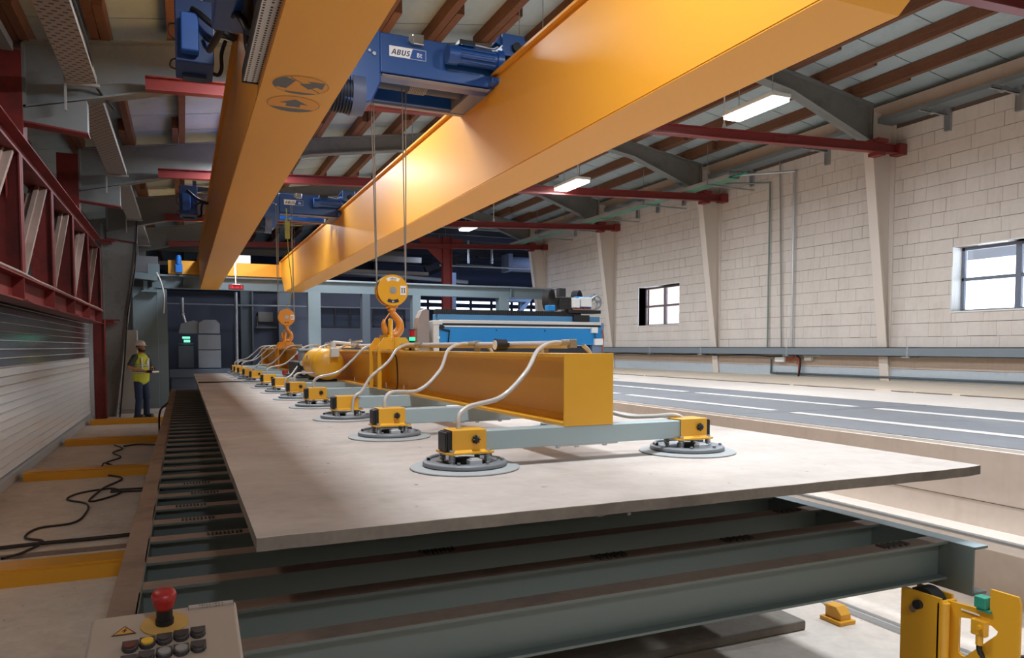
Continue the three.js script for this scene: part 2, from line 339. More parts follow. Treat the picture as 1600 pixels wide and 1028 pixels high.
// ---- steel frames: tapered wall column, haunched rafter, red tie
const frameZ = [[-10.25, 'nearest'], [-15.25, 'second'], [-20.25, 'third'], [-25.25, 'farthest']];
for (const [z, word] of frameZ) {
  const col = struct('column', [
    EXxy([[12.5, 1], [12.485, 1], [11.89, 5.5], [11.89, 6.1], [12.5, 6.1]], z - .006, z + .006),
    EXxy([[12.49, 1], [12.465, 1], [11.86, 5.5], [11.86, 6.14], [11.89, 6.14], [11.89, 5.5]], z - .1, z + .1),
    B(12.47, 12.5, 1, 6.1, z - .1, z + .1), B(11.88, 12.49, 5.42, 5.44, z - .1, z + .1)], m.column, `${word} pale tapered steel column against the block wall`);
  const top = (x) => roofY(x), lo = (x) => {
    const y = top(x) - .33; if (x > 9.9) return y - (x - 9.9) * .19; if (x < 2.4) return y - (2.4 - x) * .105; return y;
  };
  const xs = [-1.62, 2.4, RIDGE_X, 9.9, 11.88];
  const tp = xs.map((x) => [x, top(x)]), bt = xs.map((x) => [x, lo(x)]).reverse();
  const th = .022;
  const raf = struct('rafter', [
    EXxy([...tp, ...bt], z - .007, z + .007),
    EXxy([...tp, ...tp.map(([x, y]) => [x, y - th]).reverse()], z - .11, z + .11),
    EXxy([...bt, ...bt.map(([x, y]) => [x, y + th]).reverse()], z - .11, z + .11),
    B(RIDGE_X - .015, RIDGE_X + .015, lo(RIDGE_X), RIDGE_Y, z - .1, z + .1), B(11.85, 11.88, lo(11.88), top(11.88), z - .1, z + .1), B(-1.62, -1.59, lo(-1.6), top(-1.6), z - .11, z + .11)], m.rafter, `${word} haunched steel rafter, grey`);
  // short bracket under the left end of the rafter, red below
  const bx = struct('bracket', [EXxy([[-1.62, lo(-1.62) - .01], [-.98, lo(-.98) - .01], [-.98, 4.2], [-1.62, 4.27]], z - .1, z + .1)], m.rafter, `grey corbel under the left end of the ${word} rafter`);
  obj('base_plate', [EXxy([[-1.64, 4.27], [-.97, 4.2], [-.97, 4.18], [-1.64, 4.25]], z - .11, z + .11)], m.redTie, bx);
  // red tie: an I-section rising slightly to the right, clamped at the column
  const tie = thing('tie_beam', `red tie beam running under the roof beside the ${word} grey rafter`, 'tie beam');
  const zt = z + .24, ty = (x) => 4.83 + .045 * x, a = V(-.35, ty(-.35), zt), b = V(12.42, ty(12.42), zt);
  const up = V(0, .075, 0);
  obj('beam', [bar(a.clone().add(up), b.clone().add(up), .13, .014), bar(a.clone().sub(up), b.clone().sub(up), .13, .014), bar(a, b, .012, .15)], m.redTie, tie);
  obj('clamp', [B(11.72, 11.98, ty(11.9) + .085, ty(11.9) + .15, zt - .16, zt + .12), B(11.76, 11.94, ty(11.9) - .15, ty(11.9) - .085, zt - .14, zt + .1), B(12.3, 12.5, ty(12.3) - .1, ty(12.3) + .1, zt - .12, zt + .1)], m.redTie, tie);
  const sp = [], sx = 9.4; for (let i = 0; i < 4; i++) for (const s of [-1, 1]) sp.push(cyl('z', sx + i * .07, ty(sx) + s * .045, zt + .012, .012, .03, 8));
  obj('splice_bolt', [B(sx - .06, sx + .28, ty(sx) - .062, ty(sx) + .064, zt + .006, zt + .014), ...sp], m.redTie, tie);
  if (z > -24) obj('hanger', [rod(V(8.28, ty(8.28) + .07, zt), V(8.28, 6.55, zt), .012), cyl('y', 8.28, ty(8.28) + .13, zt, .045, .1, 12, .02)], m.offwhite, tie);
}
{ // the tie of the frame over the viewer's right shoulder
  const tie = thing('tie_beam', 'red tie beam crossing the upper right corner above the block wall', 'tie beam'), zt = -5.01, ty = (x) => 4.83 + .045 * x, a = V(5.2, ty(5.2), zt), b = V(12.42, ty(12.42), zt), up = V(0, .075, 0);
  obj('beam', [bar(a.clone().add(up), b.clone().add(up), .13, .014), bar(a.clone().sub(up), b.clone().sub(up), .13, .014), bar(a, b, .012, .15)], m.redTie, tie);
  obj('clamp', [B(12.3, 12.5, ty(12.3) - .1, ty(12.3) + .1, zt - .12, zt + .1)], m.redTie, tie);
}
struct('trim_7', [B(12.2, 12.5, 5.99, 6.25, HALL_END, HALL_BACK)], m.cream, 'concrete eaves beam on the block wall');
struct('trim_8', [B(12.1, 12.5, 5.9, 5.985, HALL_END, HALL_BACK)], M(0x7f888c, .6), 'grey ledge under the eaves beam');
// left columns: two red ones carrying the lattice, a grey tapered one farther on
for (const [z, w] of [[-10.25, 'nearer'], [-15.25, 'second']]) struct('column', [B(-1.95, -1.92, 4.06, 5.05, z - .13, z + .13), B(-1.65, -1.62, 4.06, 5.05, z - .13, z + .13), B(-1.92, -1.65, 4.06, 5.05, z + .1, z + .13)], m.red, `${w} red steel stub column standing on the lattice girder at the left`);
struct('column', [
  EXxy([[-1.7, 0], [-1.51, 0], [-1.0, 4.2], [-1.0, 4.6], [-1.7, 4.6]], -20.256, -20.244), EXxy([[-1.53, 0], [-1.5, 0], [-.97, 4.2], [-.97, 4.62], [-1.0, 4.62], [-1.0, 4.2]], -20.36, -20.14),
  B(-1.73, -1.7, 0, 4.6, -20.36, -20.14)], m.greyCol, 'grey tapered steel column beside the man in the yellow vest');
struct('column', [B(-2.06, -1.66, 0, 2.32, -19.78, -19.72), B(-1.68, -1.66, 0, 2.32, -19.9, -19.6), B(-2.06, -2.04, 0, 2.32, -19.9, -19.6)], m.red, 'red post at the far end of the panel wall');
struct('column', [B(-2.02, -1.9, 0, 2.3, -19.69, -19.55)], m.zinc, 'galvanised end post of the panel wall');
struct('column', [IX(0, .22, 5.5, 0, .01, .01, .002, .002)[0], B(8.42, 8.45, 0, 5.55, -25.22, -24.98), B(8.72, 8.75, 0, 5.55, -25.22, -24.98), B(8.45, 8.72, 0, 5.55, -25.11, -25.09),
  EXxy([[8.42, 5.5], [8.42, 4.6], [7.4, 5.5]], -25.12, -25.08), EXxy([[8.75, 5.5], [8.75, 5.05], [9.3, 5.5]], -25.12, -25.08)].slice(1), m.red, 'dark red column with a haunch beyond the blue machine');
{ // red lattice girder over the panel wall
  const L = thing('lattice_girder', 'long dark red steel lattice girder with pale diagonals along the left side', 'girder');
  const z0 = -18.7, z1 = 3;
  obj('top_chord', IZ(z0, z1, 4.06, -1.73, .26, .26, .016, .012), m.red, L);
  obj('bottom_chord', IZ(z0, z1, 2.47, -1.73, .28, .26, .018, .012), m.red, L);
  obj('timber_edge', [tube(Array.from({ length: 23 }, (_, i) => [-1.61 + rr(-.006, .006), 2.485 + rr(-.006, .006), z0 + i]), .018, 120, 6)], m.pinkish, L);
  const posts = [-18.4, -16.15, -14.05, -11.95, -9.8, -7.65, -5.5, -3.3, -1.1, 1.1];
  for (const z of posts) {
    obj('post', [B(-1.84, -1.6, 2.47, 3.8, z - .012, z + .004), B(-1.615, -1.6, 2.47, 3.8, z - .1, z + .08), B(-1.86, -1.845, 2.47, 3.8, z - .1, z + .08)], m.red, L);
    obj('stiffener', [B(-1.83, -1.605, 2.2, 2.46, z - .02, z)], m.red, L);
    obj('lug', [B(-1.6, -1.55, 2.185, 2.2, z - .2, z + .12)], m.redTie, L);
  }
  for (let i = 0; i < posts.length - 1; i++) obj('diagonal', [bar(V(-1.73, 3.79, posts[i] + .22), V(-1.73, 2.48, posts[i + 1] - .28), .2, .05, V(0, 1, 0)), bar(V(-1.73, 3.79, posts[i] + .22), V(-1.73, 2.48, posts[i + 1] - .28), .05, .16, V(0, 1, 0))], m.pinkish, L);
  obj('gusset', [-9.8, -7.65].map((z) => EXzy([[z - .5, 3.8], [z + .1, 3.8], [z + .1, 3.3]], -1.735, -1.725)).slice(0, 1), m.red, L);
}
tag(obj('steel_bracket', [B(-1.72, -1.36, 2.3, 2.33, -20.1, -19.95), B(-1.72, -1.5, 2.2, 2.3, -20.05, -20.0)], m.redTie), 'small red bracket low on the grey tapered column', 'bracket');
tag(obj('steel_bracket', [B(-1.75, -1.42, 4.17, 4.21, -20.1, -19.95), B(-1.75, -1.5, 4.1, 4.17, -20.05, -20.0)], m.redTie), 'small red bracket high on the grey tapered column', 'bracket');
tag(obj('cable_duct', [B(-1.84, -1.68, 5.0, 5.1, -10.05, -1)], m.greyCol), 'grey closed duct under the roof at the far left, beside the first tray', 'cable duct');
{ // glossy slatted panel wall
  const wall = structGroup('partition', 'glossy reflecting wall of long horizontal panels with thin white ribs, left');
  const n = 20, y0 = .14, y1 = 2.3, h = (y1 - y0) / n;
  for (let i = 0; i < n; i++) {
    const a = y0 + i * h;
    obj('panel', [R(-2.03, -1.985 + rr(-.001, .001), a + .004, a + h - .004, -19.55, 3, .004)], i < 12 ? m.panelFrost : m.panelGlass, wall);
    obj('rib', [B(-1.99, -1.974, a + h - .004, a + h + .004, -19.55, 3)], m.ribWhite, wall);
  }
  obj('backing', [B(-2.08, -2.035, 0, 2.34, -19.6, 3)], m.dark, wall);
  obj('base_rail', [R(-2.03, -1.94, 0, .13, -19.55, 3, .01)], m.alu, wall);
}
// perforated cable trays over the left aisle, one per bay
const tPerf = drawn(128, 256, (c, w, h) => { c.fillStyle = '#aaa6a2'; c.fillRect(0, 0, w, h); c.fillStyle = '#3c3836'; for (let y = 6; y < h; y += 16) for (let x = 8; x < w; x += 18) c.fillRect(x + ((y / 16 | 0) % 2) * 9, y, 9, 5); });
tPerf.map.wrapS = tPerf.map.wrapT = THREE.RepeatWrapping; tPerf.map.repeat.set(1.6, .8);
[[-5.4, -10.05, 'first'], [-10.4, -15.05, 'second'], [-15.4, -20.05, 'third'], [-20.4, -25.05, 'fourth']].forEach(([za, zb, w]) => {
  const t = thing('cable_tray', `perforated grey cable tray over the left aisle, the ${w} from the viewer`, 'cable tray');
  obj('tray_bottom', [B(-1.16, -.86, 4.735, 4.74, zb, za)], tPerf, t);
  obj('side_rail', [B(-.862, -.858, 4.735, 4.82, zb, za)], m.tray, t); obj('side_rail', [B(-1.162, -1.158, 4.735, 4.82, zb, za)], m.tray, t);
  obj('end_bracket', [B(-1.19, -.83, 4.70, 4.735, zb, zb + .06), B(-1.19, -1.17, 4.4, 4.9, zb, zb + .05)], m.tray, t);
  obj('hanger', [rod(V(-1.14, 4.82, zb + .1), V(-1.14, 5.3, zb + .1), .012), rod(V(-.88, 4.82, za - .3), V(-.88, 5.4, za - .3), .012)], m.tray, t);
});
tag(obj('conduit', [tube([[-1.42, 0, -20.0], [-1.3, 1.2, -19.95], [-1.2, 2.4, -20.0], [-1.02, 3.6, -20.05], [-.95, 4.7, -20.1]], .018, 30), tube([[-.86, 4.78, -5.5], [-.84, 4.8, -9], [-.86, 4.72, -10.2], [-.7, 4.55, -10.3]], .014, 30)], m.cable), 'thin dark conduit climbing the grey tapered column', 'conduit');

// ---- yellow floor bars with grey runs of cable duct beside them
[-6.25, -11.0, -14.6, -18.3].forEach((z, i) => {
  const w = ['nearest', 'second', 'third', 'farthest'][i];
  tag(obj('floor_beam', [EXzy([[z + .17, 0], [z + .17, .1], [z + .11, .105], [z - .17, .105], [z - .17, 0]], -1.86, .1, null, .004), B(-1.86, .1, .105, .112, z + .1, z + .115)], m.barYellow), `${w} yellow steel bar lying across the left aisle floor`, 'floor bar');
  tag(obj('cable_duct', [B(-1.9, .1, 0, .03, z - .42, z - .34)], m.dusty), `flat grey cable duct just behind the ${w} yellow floor bar`, 'cable duct');
  tag(obj('cable_duct', [B(-1.9, .1, 0, .025, z - .72, z - .66)], m.dusty), `second, narrower grey cable duct behind the ${w} yellow floor bar`, 'cable duct');
});
tag(obj('floor_cable', [tube([[-1.9, .02, -7.12], [-1.3, .03, -7.22], [-.6, .02, -7.3], [0, .02, -7.4]], .017, 30)], m.cable), 'straight dark cable on the floor behind the nearest yellow bar', 'cable');
tag(obj('floor_cable', [tube([[-1.26, .11, -6.5], [-1.2, .03, -7.0], [-1.12, .03, -7.3], [-1.3, .012, -7.6], [-1.25, .012, -7.95], [-1.0, .012, -8.05], [-.93, .012, -8.5], [-.98, .012, -9.0], [-1.2, .012, -9.35], [-1.1, .012, -9.7], [-.8, .012, -9.85], [-.7, .012, -9.5], [-.95, .012, -9.1], [-.9, .012, -9.9], [-.75, .012, -10.6], [-1.0, .04, -10.95], [-1.0, .13, -11.2], [-.9, .04, -11.5], [-1.05, .012, -12.1], [-.9, .012, -12.6], [-1.05, .012, -13.2], [-.95, .012, -13.7], [-1.1, .012, -14.2]], .011, 260, 6)], m.cable), 'thin dark loose cable winding over the left aisle floor', 'cable');
tag(obj('floor_cable', [tube([[-.8, .015, -9.6], [-.4, .012, -9.55], [0, .012, -9.6]], .011, 30), tube([[-.8, .02, -9.7], [-.4, .012, -9.72], [0, .012, -9.66]], .011, 30)], m.cable), 'twisted dark cable pair running from the loop to under the pallet', 'cable');
tag(obj('floor_cable', [tube([[-.95, .012, -14.0], [-.75, .012, -14.15], [-.5, .012, -14.0], [-.2, .012, -13.95], [0, .012, -13.98]], .012, 40)], m.cable), 'dark cable sagging along the floor before the third yellow bar', 'cable');
tag(obj('slab_cable', [tube([[.2, 1.138, -12.3], [.35, 1.142, -12.2], [.6, 1.138, -12.35], [.95, 1.138, -12.3], [1.2, 1.138, -12.4]], .01, 40, 6)], m.cable), 'dark cable lying across the slab near its far left corner', 'cable');
tag(obj('edge_cable', [tube([[-.24, .81, -12.6], [-.34, .7, -12.8], [-.38, .4, -13.2], [-.36, .02, -13.4]], .016, 30)], m.cable), 'dark cable hanging over the left edge of the pallet', 'cable');
// ---- right hand floor: embedded rail, concrete strips, small yellow block
tag(obj('floor_rail', [B(3.8, 3.86, 0, .012, -9, 2), B(3.9, 3.92, 0, .012, -9, 2)], m.zinc), 'narrow steel rail let into the floor beside the yellow roller stand', 'floor rail');
[[-2.15, .5], [-3.25, .4]].forEach(([z, d], i) => tag(obj('floor_strip', [R(.4, 3.35, 0, .06, z - d, z, .012)], m.slabEdge), `low ${['nearer', 'farther'][i]} concrete strip on the floor under the pallet`, 'floor strip'));
tag(obj('stop_block', [R(3.57, 3.7, 0, .025, -3.36, -3.2, .005), EXzy([[-3.34, .025], [-3.22, .025], [-3.22, .06], [-3.26, .1], [-3.34, .1]], 3.595, 3.68, null, .003), B(3.59, 3.685, .085, .094, -3.345, -3.3)], m.barYellow), 'small yellow stop block bolted to the floor under the pallet', 'stop block');

// ================================================================ pallet, slab
{
  const p = thing('transport_pallet', 'long grey steel pallet frame of many cross beams under the slab', 'pallet');
  const Y = .8, H = .172, zF = -2.12, zB = -16.9;
  const rail = (x, s) => {                                      // channel with its flanges pointing outward
    const r = obj('side_rail', [B(x - .005, x + .005, Y - H - .045, Y, zB, zF), B(x, x + s * .09, Y - .012, Y - .002, zB, zF), B(x, x + s * .09, Y - H - .045, Y - H - .033, zB, zF)], m.steel, p);
    obj('rail_top', [B(x, x + s * .09, Y - .002, Y, zB, zF)], s < 0 ? m.dusty : m.crossbeam, r); return r;
  };
  rail(-.158, -1); rail(3.16, 1);
  const grip = [[.92], [1.72], [], [2.6], [.6, 2.95], [], [1.9], [.2], [.2]];
  let k = 0;
  const prof = IX(-.153, 3.155, Y - .002, 0, H, .1, .01, .008);
  const beamG = merge(prof), topG = merge(B(-.153, 3.155, Y - .0035, Y - .0005, -.0495, .0495));
  const gripM = M(0x4a433e, .8);
  const toothG = merge(Array.from({ length: 9 }, (_, i) => B(-.075 + i * .018, -.066 + i * .018, -.0005, .009, -.026 + (i % 2) * .006, .026 + (i % 2) * .006)));
  for (let z = -2.29; z > zB; z -= .362, k++) {
    const b = new THREE.Mesh(beamG, m.steel); b.name = 'cross_beam'; b.position.z = z; b.castShadow = b.receiveShadow = true; p.add(b);
    const t = new THREE.Mesh(topG, m.dusty); t.name = 'dusty_top'; b.add(t);
    for (const x of (k < 9 ? [[2.86], [1.62, 2.3], [.98, 2.95], [.42, 2.5], [.16], [.05], [.02], [.1], [.06]][k] : [])) { const g = new THREE.Mesh(toothG, gripM); g.name = 'grip_strip'; g.position.set(x, Y, 0); b.add(g); }
  }
}
{ // the slab with slightly chipped edges
  const x0 = .182, x1 = 3.386, z0 = -16.6, z1 = -2.235, pts = [];
  const push = (xa, za, xb, zb, n, amp) => { for (let i = 0; i < n; i++) { const t = i / n; pts.push([xa + (xb - xa) * t + (Math.abs(zb - za) > .1 ? rr(-amp, amp) : 0), za + (zb - za) * t + (Math.abs(xb - xa) > .1 ? rr(-amp, amp) : 0)]); } };
  push(x0, z1, x1 - .02, z1, 34, .004); push(x1, z1 - .02, x1, z0, 40, .0012); push(x1, z0, x0, z0, 12, .003); push(x0, z0, x0, z1, 40, .0012);
  const s = thing('concrete_slab', 'large thin pale concrete slab hanging level over the grey pallet', 'slab');
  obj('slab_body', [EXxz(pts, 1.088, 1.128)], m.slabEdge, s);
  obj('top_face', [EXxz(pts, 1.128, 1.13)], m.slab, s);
  obj('chip', [new THREE.DodecahedronGeometry(.008).translate(1.45, 1.083, -2.24), new THREE.DodecahedronGeometry(.006).scale(3, .5, 1).translate(1.33, 1.086, -2.236)], m.slabEdge, s);
}

// ================================================================ vacuum lifter
const LX = 1.79, LZ = -3.12, SLABY = 1.13;
{
  const T = new THREE.Group(); T.name = 'vacuum_lifter'; scene.add(T);
  tag(T, 'yellow vacuum lifting beam with two rows of suction pads on the slab', 'lifting beam');
  T.position.set(LX, SLABY, LZ); T.rotation.y = .014;
  // local frame: x across, y above the slab, z along (negative away)
  const yb = .17, yt = .517, zE = .0, zEnd = -13.0, hw = .1365;
  obj('main_beam', [B(-hw, hw, yt - .016, yt, zEnd, zE - .012), B(-hw, hw, yb, yb + .016, zEnd, zE - .012), B(-.006, .006, yb + .016, yt - .016, zEnd, zE - .012),
    EXxy([[-.006, yb + .016], [-.03, yb + .016], [-.006, yb + .04]], zEnd, zE - .012), EXxy([[-.006, yt - .016], [-.006, yt - .04], [-.03, yt - .016]], zEnd, zE - .012)], m.lifter, T);
  obj('end_plate', [R(-hw, hw, yb, yt + .002, zE - .012, zE, .003)], m.lifter, T);
  obj('end_plate', [R(-hw, hw, yb, yt + .002, zEnd - .012, zEnd, .003)], m.lifter, T);
  for (const z of [-3.6, -7.2, -10.4]) obj('web_stiffener', [B(-hw + .01, -.006, yb + .016, yt - .016, z - .005, z + .005)], m.lifter, T);
  const rows = [3.12, 4.40, 5.64, 6.89, 8.06, 9.28, 10.5, 12.1, 13.3, 14.4, 15.3, 16.05].map((z) => -z - LZ);
  // shared shapes of one suction unit (origin at the pad centre on the slab)
  const pad = merge([lathe([[0, 0], [.246, 0], [.25, .004], [.246, .009], [.2, .013], [.19, .013], [0, .013]], 0, 0, 0, 48)]);
  const ring = merge([lathe([[.09, .014], [.185, .014], [.192, .018], [.192, .03], [.186, .036], [.15, .037], [.148, .026], [.09, .026]], 0, 0, 0, 48),
    ...[30, 75, 120, 210, 255, 330].map((d) => cyl('y', .17 * Math.cos(d * Math.PI / 180), .042, .17 * Math.sin(d * Math.PI / 180), .008, .01, 8)),
    tube(Array.from({ length: 9 }, (_, i) => { const a = (195 + i * 18) * Math.PI / 180; return [.165 * Math.cos(a), .043, .165 * Math.sin(a)]; }), .008, 24, 6)]);
  const well = merge([cyl('y', 0, .021, 0, .1, .012, 32), cyl('y', 0, .03, 0, .05, .03, 20)]);
  const springs = [[-.085, .062], [.085, .062], [-.085, -.062], [.085, -.062]].map(([x, z]) => {
    const pts = Array.from({ length: 33 }, (_, i) => [x + .013 * Math.cos(i * .95), .034 + i * .0011, z + .013 * Math.sin(i * .95)]);
    return merge([tube(pts, .0032, 60, 5), cyl('y', x, .055, z, .007, .06, 8), cyl('y', x, .087, z, .013, .008, 6)]);
  });
  const basePlate = merge([EXxz([[-.115, -.07], [-.1, -.085], [.1, -.085], [.115, -.07], [.115, .07], [.1, .085], [-.1, .085], [-.115, .07]], .072, .08), EXzy([[.056, .08], [.08, .08], [.06, .09]], -.08, .08), EXzy([[-.08, .08], [-.056, .08], [-.06, .09]], -.08, .08)]);
  const saddle = merge([R(-.0825, .0825, .08, .178, .052, .06, .004), R(-.0825, .0825, .08, .178, -.06, -.052, .004), R(-.0825, .0825, .172, .18, -.06, .06, .004)]);
  const capG = merge([R(-.112, -.098, .082, .17, -.05, .05, .006), B(-.1, -.0825, .084, .172, -.0505, .0505)]);
  const star = new THREE.Shape(); for (let i = 0; i <= 32; i++) { const a = i / 32 * Math.PI * 2, r = .0165 + .0035 * Math.cos(8 * a); i ? star.lineTo(r * Math.cos(a), r * Math.sin(a)) : star.moveTo(r, 0); }
  const knob = merge([EXxy(star, 0, .02, null, .003), cyl('z', 0, 0, -.006, .009, .02, 10)]);
  const sensor = merge([R(-.03, .03, .012, .055, .095, .14, .004), R(-.02, .02, .05, .06, .1, .13, .003)]);
  const mk = (g, mat, par, name) => { const q = new THREE.Mesh(g, mat); q.name = name; q.castShadow = q.receiveShadow = true; par.add(q); return q; };
  const unit = (z, side, k) => {
    const u = mk(saddle, m.lifter, T, 'suction_unit'); u.position.set(side * .625, 0, z - .05); if (side > 0) u.scale.x = 1;
    mk(pad, m.rubberGrey, u, 'rubber_disc'); mk(ring, m.ringGrey, u, 'clamp_ring'); mk(well, m.rubber, u, 'valve_well');
    springs.forEach((g) => mk(g, m.zinc, u, 'spring_bolt')); mk(basePlate, m.lifter, u, 'base_flange'); mk(sensor, m.alu, u, 'sensor_box').position.x = .0;
    const c = mk(capG, m.black, u, 'end_cap'); if (side > 0) c.rotation.y = Math.PI;
    if (!(side < 0 && (k === 2 || k === 5 || k === 8))) { const kn = mk(knob, m.black, u, 'star_knob'); kn.position.set(side < 0 ? .028 : .03, .135, .06); }
    return u;
  };
  const cross = merge([R(-.725, .725, .081, .1705, -.048, .048, .004)]);
  rows.forEach((z, k) => {
    const c = mk(cross, m.crossbeam, T, 'cross_tube'); c.position.z = z - .05;
    for (const s of [-1, 1]) unit(z, s, k);
    obj('hanger_clamp', [B(-.17, .17, .074, .08, z - .09, z - .01), ...[-.16, -.06, .1].map((x) => cyl('y', x, .078, z - .02, .012, .022, 6))], m.zinc, T);
  });
  // hoses: up from each left pad over the beam edge, and down to each right pad
  rows.forEach((z, k) => {
    const zt = z - (k < 3 ? .25 : .1) - rr(0, .1), front = (k === 2 || k === 5 || k === 8), x0 = -.655;
    const start = front ? [[x0 + .06, .03, z + .03], [x0 + .062, .1, z + .032], [x0 + .075, .17, z + .03], [x0 + .13, .205, z + .01]] : [[x0, .06, z - .05], [x0, .18, z - .05], [x0 + .005, .235, z - .06], [x0 + .05, .27, z - .08]];
    const hang = k % 3 === 1 ? .035 : 0;
    obj('hose', [tube([...start, [-.42, .315 - hang, z - .1], [-.27, .43 - hang, z - .14], [-.16, .535, zt + .04], [-.06, .572, zt], [.0, .572, zt]], .0115, 60, 8)], k < 6 ? m.hose : m.hoseFar, T);
    obj('hose', [tube([[.08, .56, z - .2], [.12, .52, z - .2], [.15, .38, z - .2], [.2, .24, z - .2], [.32, .19, z - .18], [.46, .185, z - .14], [.58, .19, z - .08], [.63, .16, z - .06]], .0115, 50, 8)], m.hose, T);
    obj('hose_fitting', [cyl('x', .02, .572, zt, .016, .06, 12), R(.035, .075, .545, .59, zt - .02, zt + .02, .004)], M(0x9c9384, .4, .4), T);
  });
  obj('vacuum_pipe', [rod(V(.065, .562, -.35), V(.065, .562, -5.1), .021, 16), rod(V(.065, .562, -9.2), V(.065, .562, -12.4), .021, 16), ...[-.6, -1.6, -2.6, -4].map((z) => B(.05, .08, .517, .545, z - .02, z + .02))], M(0xb0aaa8, .5, .1), T);
  obj('manometer', [cyl('x', 0, .562, -1.05, .034, .06, 24), cyl('x', -.036, .562, -1.05, .037, .012, 24), R(0, .06, .55, .575, -1.07, -1.03, .004)], m.black, T);
  obj('manometer_dial', [cyl('x', -.043, .562, -1.05, .03, .004, 24)], m.white, T);
  obj('valve_assembly', [rod(V(-.02, .565, -5.0), V(-.02, .565, -6.4), .03, 16), cyl('y', -.02, .6, -5.2, .02, .08, 12), cyl('z', -.02, .565, -6.45, .045, .06, 16), cyl('y', -.02, .59, -6.1, .035, .06, 14), rod(V(-.02, .6, -5.1), V(.1, .62, -5.1), .015)], m.chrome, T);
  // tank beside the beam
  const tk = obj('air_tank', [new THREE.LatheGeometry([[0, -.5], [.08, -.492], [.14, -.47], [.175, -.43], [.185, -.4], [.185, .4], [.175, .43], [.14, .47], [.08, .492], [0, .5]].map((q) => new THREE.Vector2(...q)), 36).rotateX(Math.PI / 2).scale(.92, .92, .82).translate(-.29, .365, -5.35),
    new THREE.TorusGeometry(.171, .006, 8, 36).translate(-.29, .365, -5.1), new THREE.TorusGeometry(.171, .006, 8, 36).translate(-.29, .365, -5.62)], m.lifter, T);
  obj('tank_foot', [B(-.4, -.18, .172, .2, -5.15, -5.1), B(-.4, -.18, .172, .2, -5.65, -5.6)], m.black, tk);
  decal('tank_label', .1, .1, drawn(64, 64, (c) => { c.fillStyle = '#ddd9cf'; c.fillRect(0, 0, 64, 64); c.fillStyle = '#9a968c'; c.fillRect(8, 10, 48, 5); c.fillRect(8, 24, 40, 5); c.fillRect(8, 38, 44, 5); }), tk, [-.452, .41, -5.38], [-.25, -Math.PI / 2, 0]);
  obj('tank_outlet', [cyl('y', -.24, .56, -5.0, .03, .1, 14), R(-.29, -.2, .44, .54, -4.94, -4.86, .01), rod(V(-.24, .6, -5.0), V(-.05, .585, -5.0), .018)], m.offwhite, tk);
  // pump unit
  const pm = obj('vacuum_pump', [R(-.43, -.16, .2, .37, -7.0, -6.2, .02), cyl('z', -.3, .33, -6.15, .06, .12, 20), cyl('z', -.36, .24, -6.16, .045, .1, 16), R(-.46, -.14, .172, .2, -7.1, -6.1, .008)], M(0x26262a, .5), T);
  obj('pulley', [cyl('z', -.38, .35, -6.17, .034, .04, 20), cyl('z', -.38, .24, -6.09, .028, .03, 18)], m.alu, pm);
  obj('filter_bowl', [cyl('y', -.34, .44, -6.4, .055, .14, 20), cyl('y', -.22, .44, -6.5, .05, .14, 20), R(-.4, -.16, .5, .53, -6.6, -6.3, .008)], P(0x9aa4a8, .2, 0, { transparent: false, clearcoat: .5 }), pm);
  obj('red_cap', [cyl('y', -.42, .2, -7.4, .04, .06, 14), R(-.3, -.2, .37, .45, -7.3, -7.1, .01)], M(0x9e2b22, .5), pm);
  obj('control_box', [R(-.2, -.02, .25, .5, -7.9, -7.5, .01)], m.offwhite, T);
  obj('beam_cable', [tube([[-.14, .5, -3.0], [-.11, .47, -3.0], [-.1, .43, -3.01], [-.1, .2, -3.01], [-.115, .19, -3.1], [-.12, .19, -3.9]], .006, 50, 6)], m.cable, T);
  obj('bracket_bolt', [...[-2.8, -3.35, -4.6].map((z) => cyl('y', -.1, .21, z, .007, .05, 8))], m.zinc, T);
  // two sling saddles with the bail for the hook
  for (const [zc, name] of [[-3.5, 0], [-10.35, 1]]) {
    const zs = [zc + .08, zc - .22];
    zs.forEach((z) => obj('sling_saddle', [EXxy([[-.16, .17], [-.125, .17], [-.125, .525], [.125, .525], [.125, .17], [.16, .17], [.16, .55], [.1, .635], [-.1, .635], [-.16, .55]], z - .012, z + .012, null, .002), B(-.008, .008, .525, .63, z - .03, z + .03)], name ? m.hookO : m.lifter, T));
    obj('bail', [vtube([[-.03, .6, zc + .08], [-.02, .72, zc + .02], [0, .79, zc - .06], [.02, .72, zc - .15], [.03, .6, zc - .22]], [.02, .02, .024, .02, .02], 30, 10), B(-.06, -.03, .6, .66, zc - .22, zc + .08)], name ? m.hookO : m.hookY, T);
  }
  // signal tower
  const tw = obj('signal_tower', [cyl('y', .11, .56, -3.25, .026, .09, 20), cyl('y', .11, .7, -3.25, .026, .008, 20), cyl('y', .11, .524, -3.25, .032, .014, 20)], m.black, T);
  obj('red_lens', [cyl('y', .11, .666, -3.25, .0255, .06, 20)], new THREE.MeshPhysicalMaterial({ color: 0xb01822, roughness: .3 }), tw);
  obj('green_lens', [cyl('y', .11, .62, -3.25, .0255, .03, 20)], new THREE.MeshStandardMaterial({ color: 0x1d5a3a, roughness: .3, emissive: 0x2fff8a, emissiveIntensity: 1.1 }), tw);
  obj('power_socket', [R(.08, .13, .518, .555, -3.18, -3.1, .006), cyl('z', .12, .56, -3.08, .018, .04, 14)], m.offwhite, T);
}

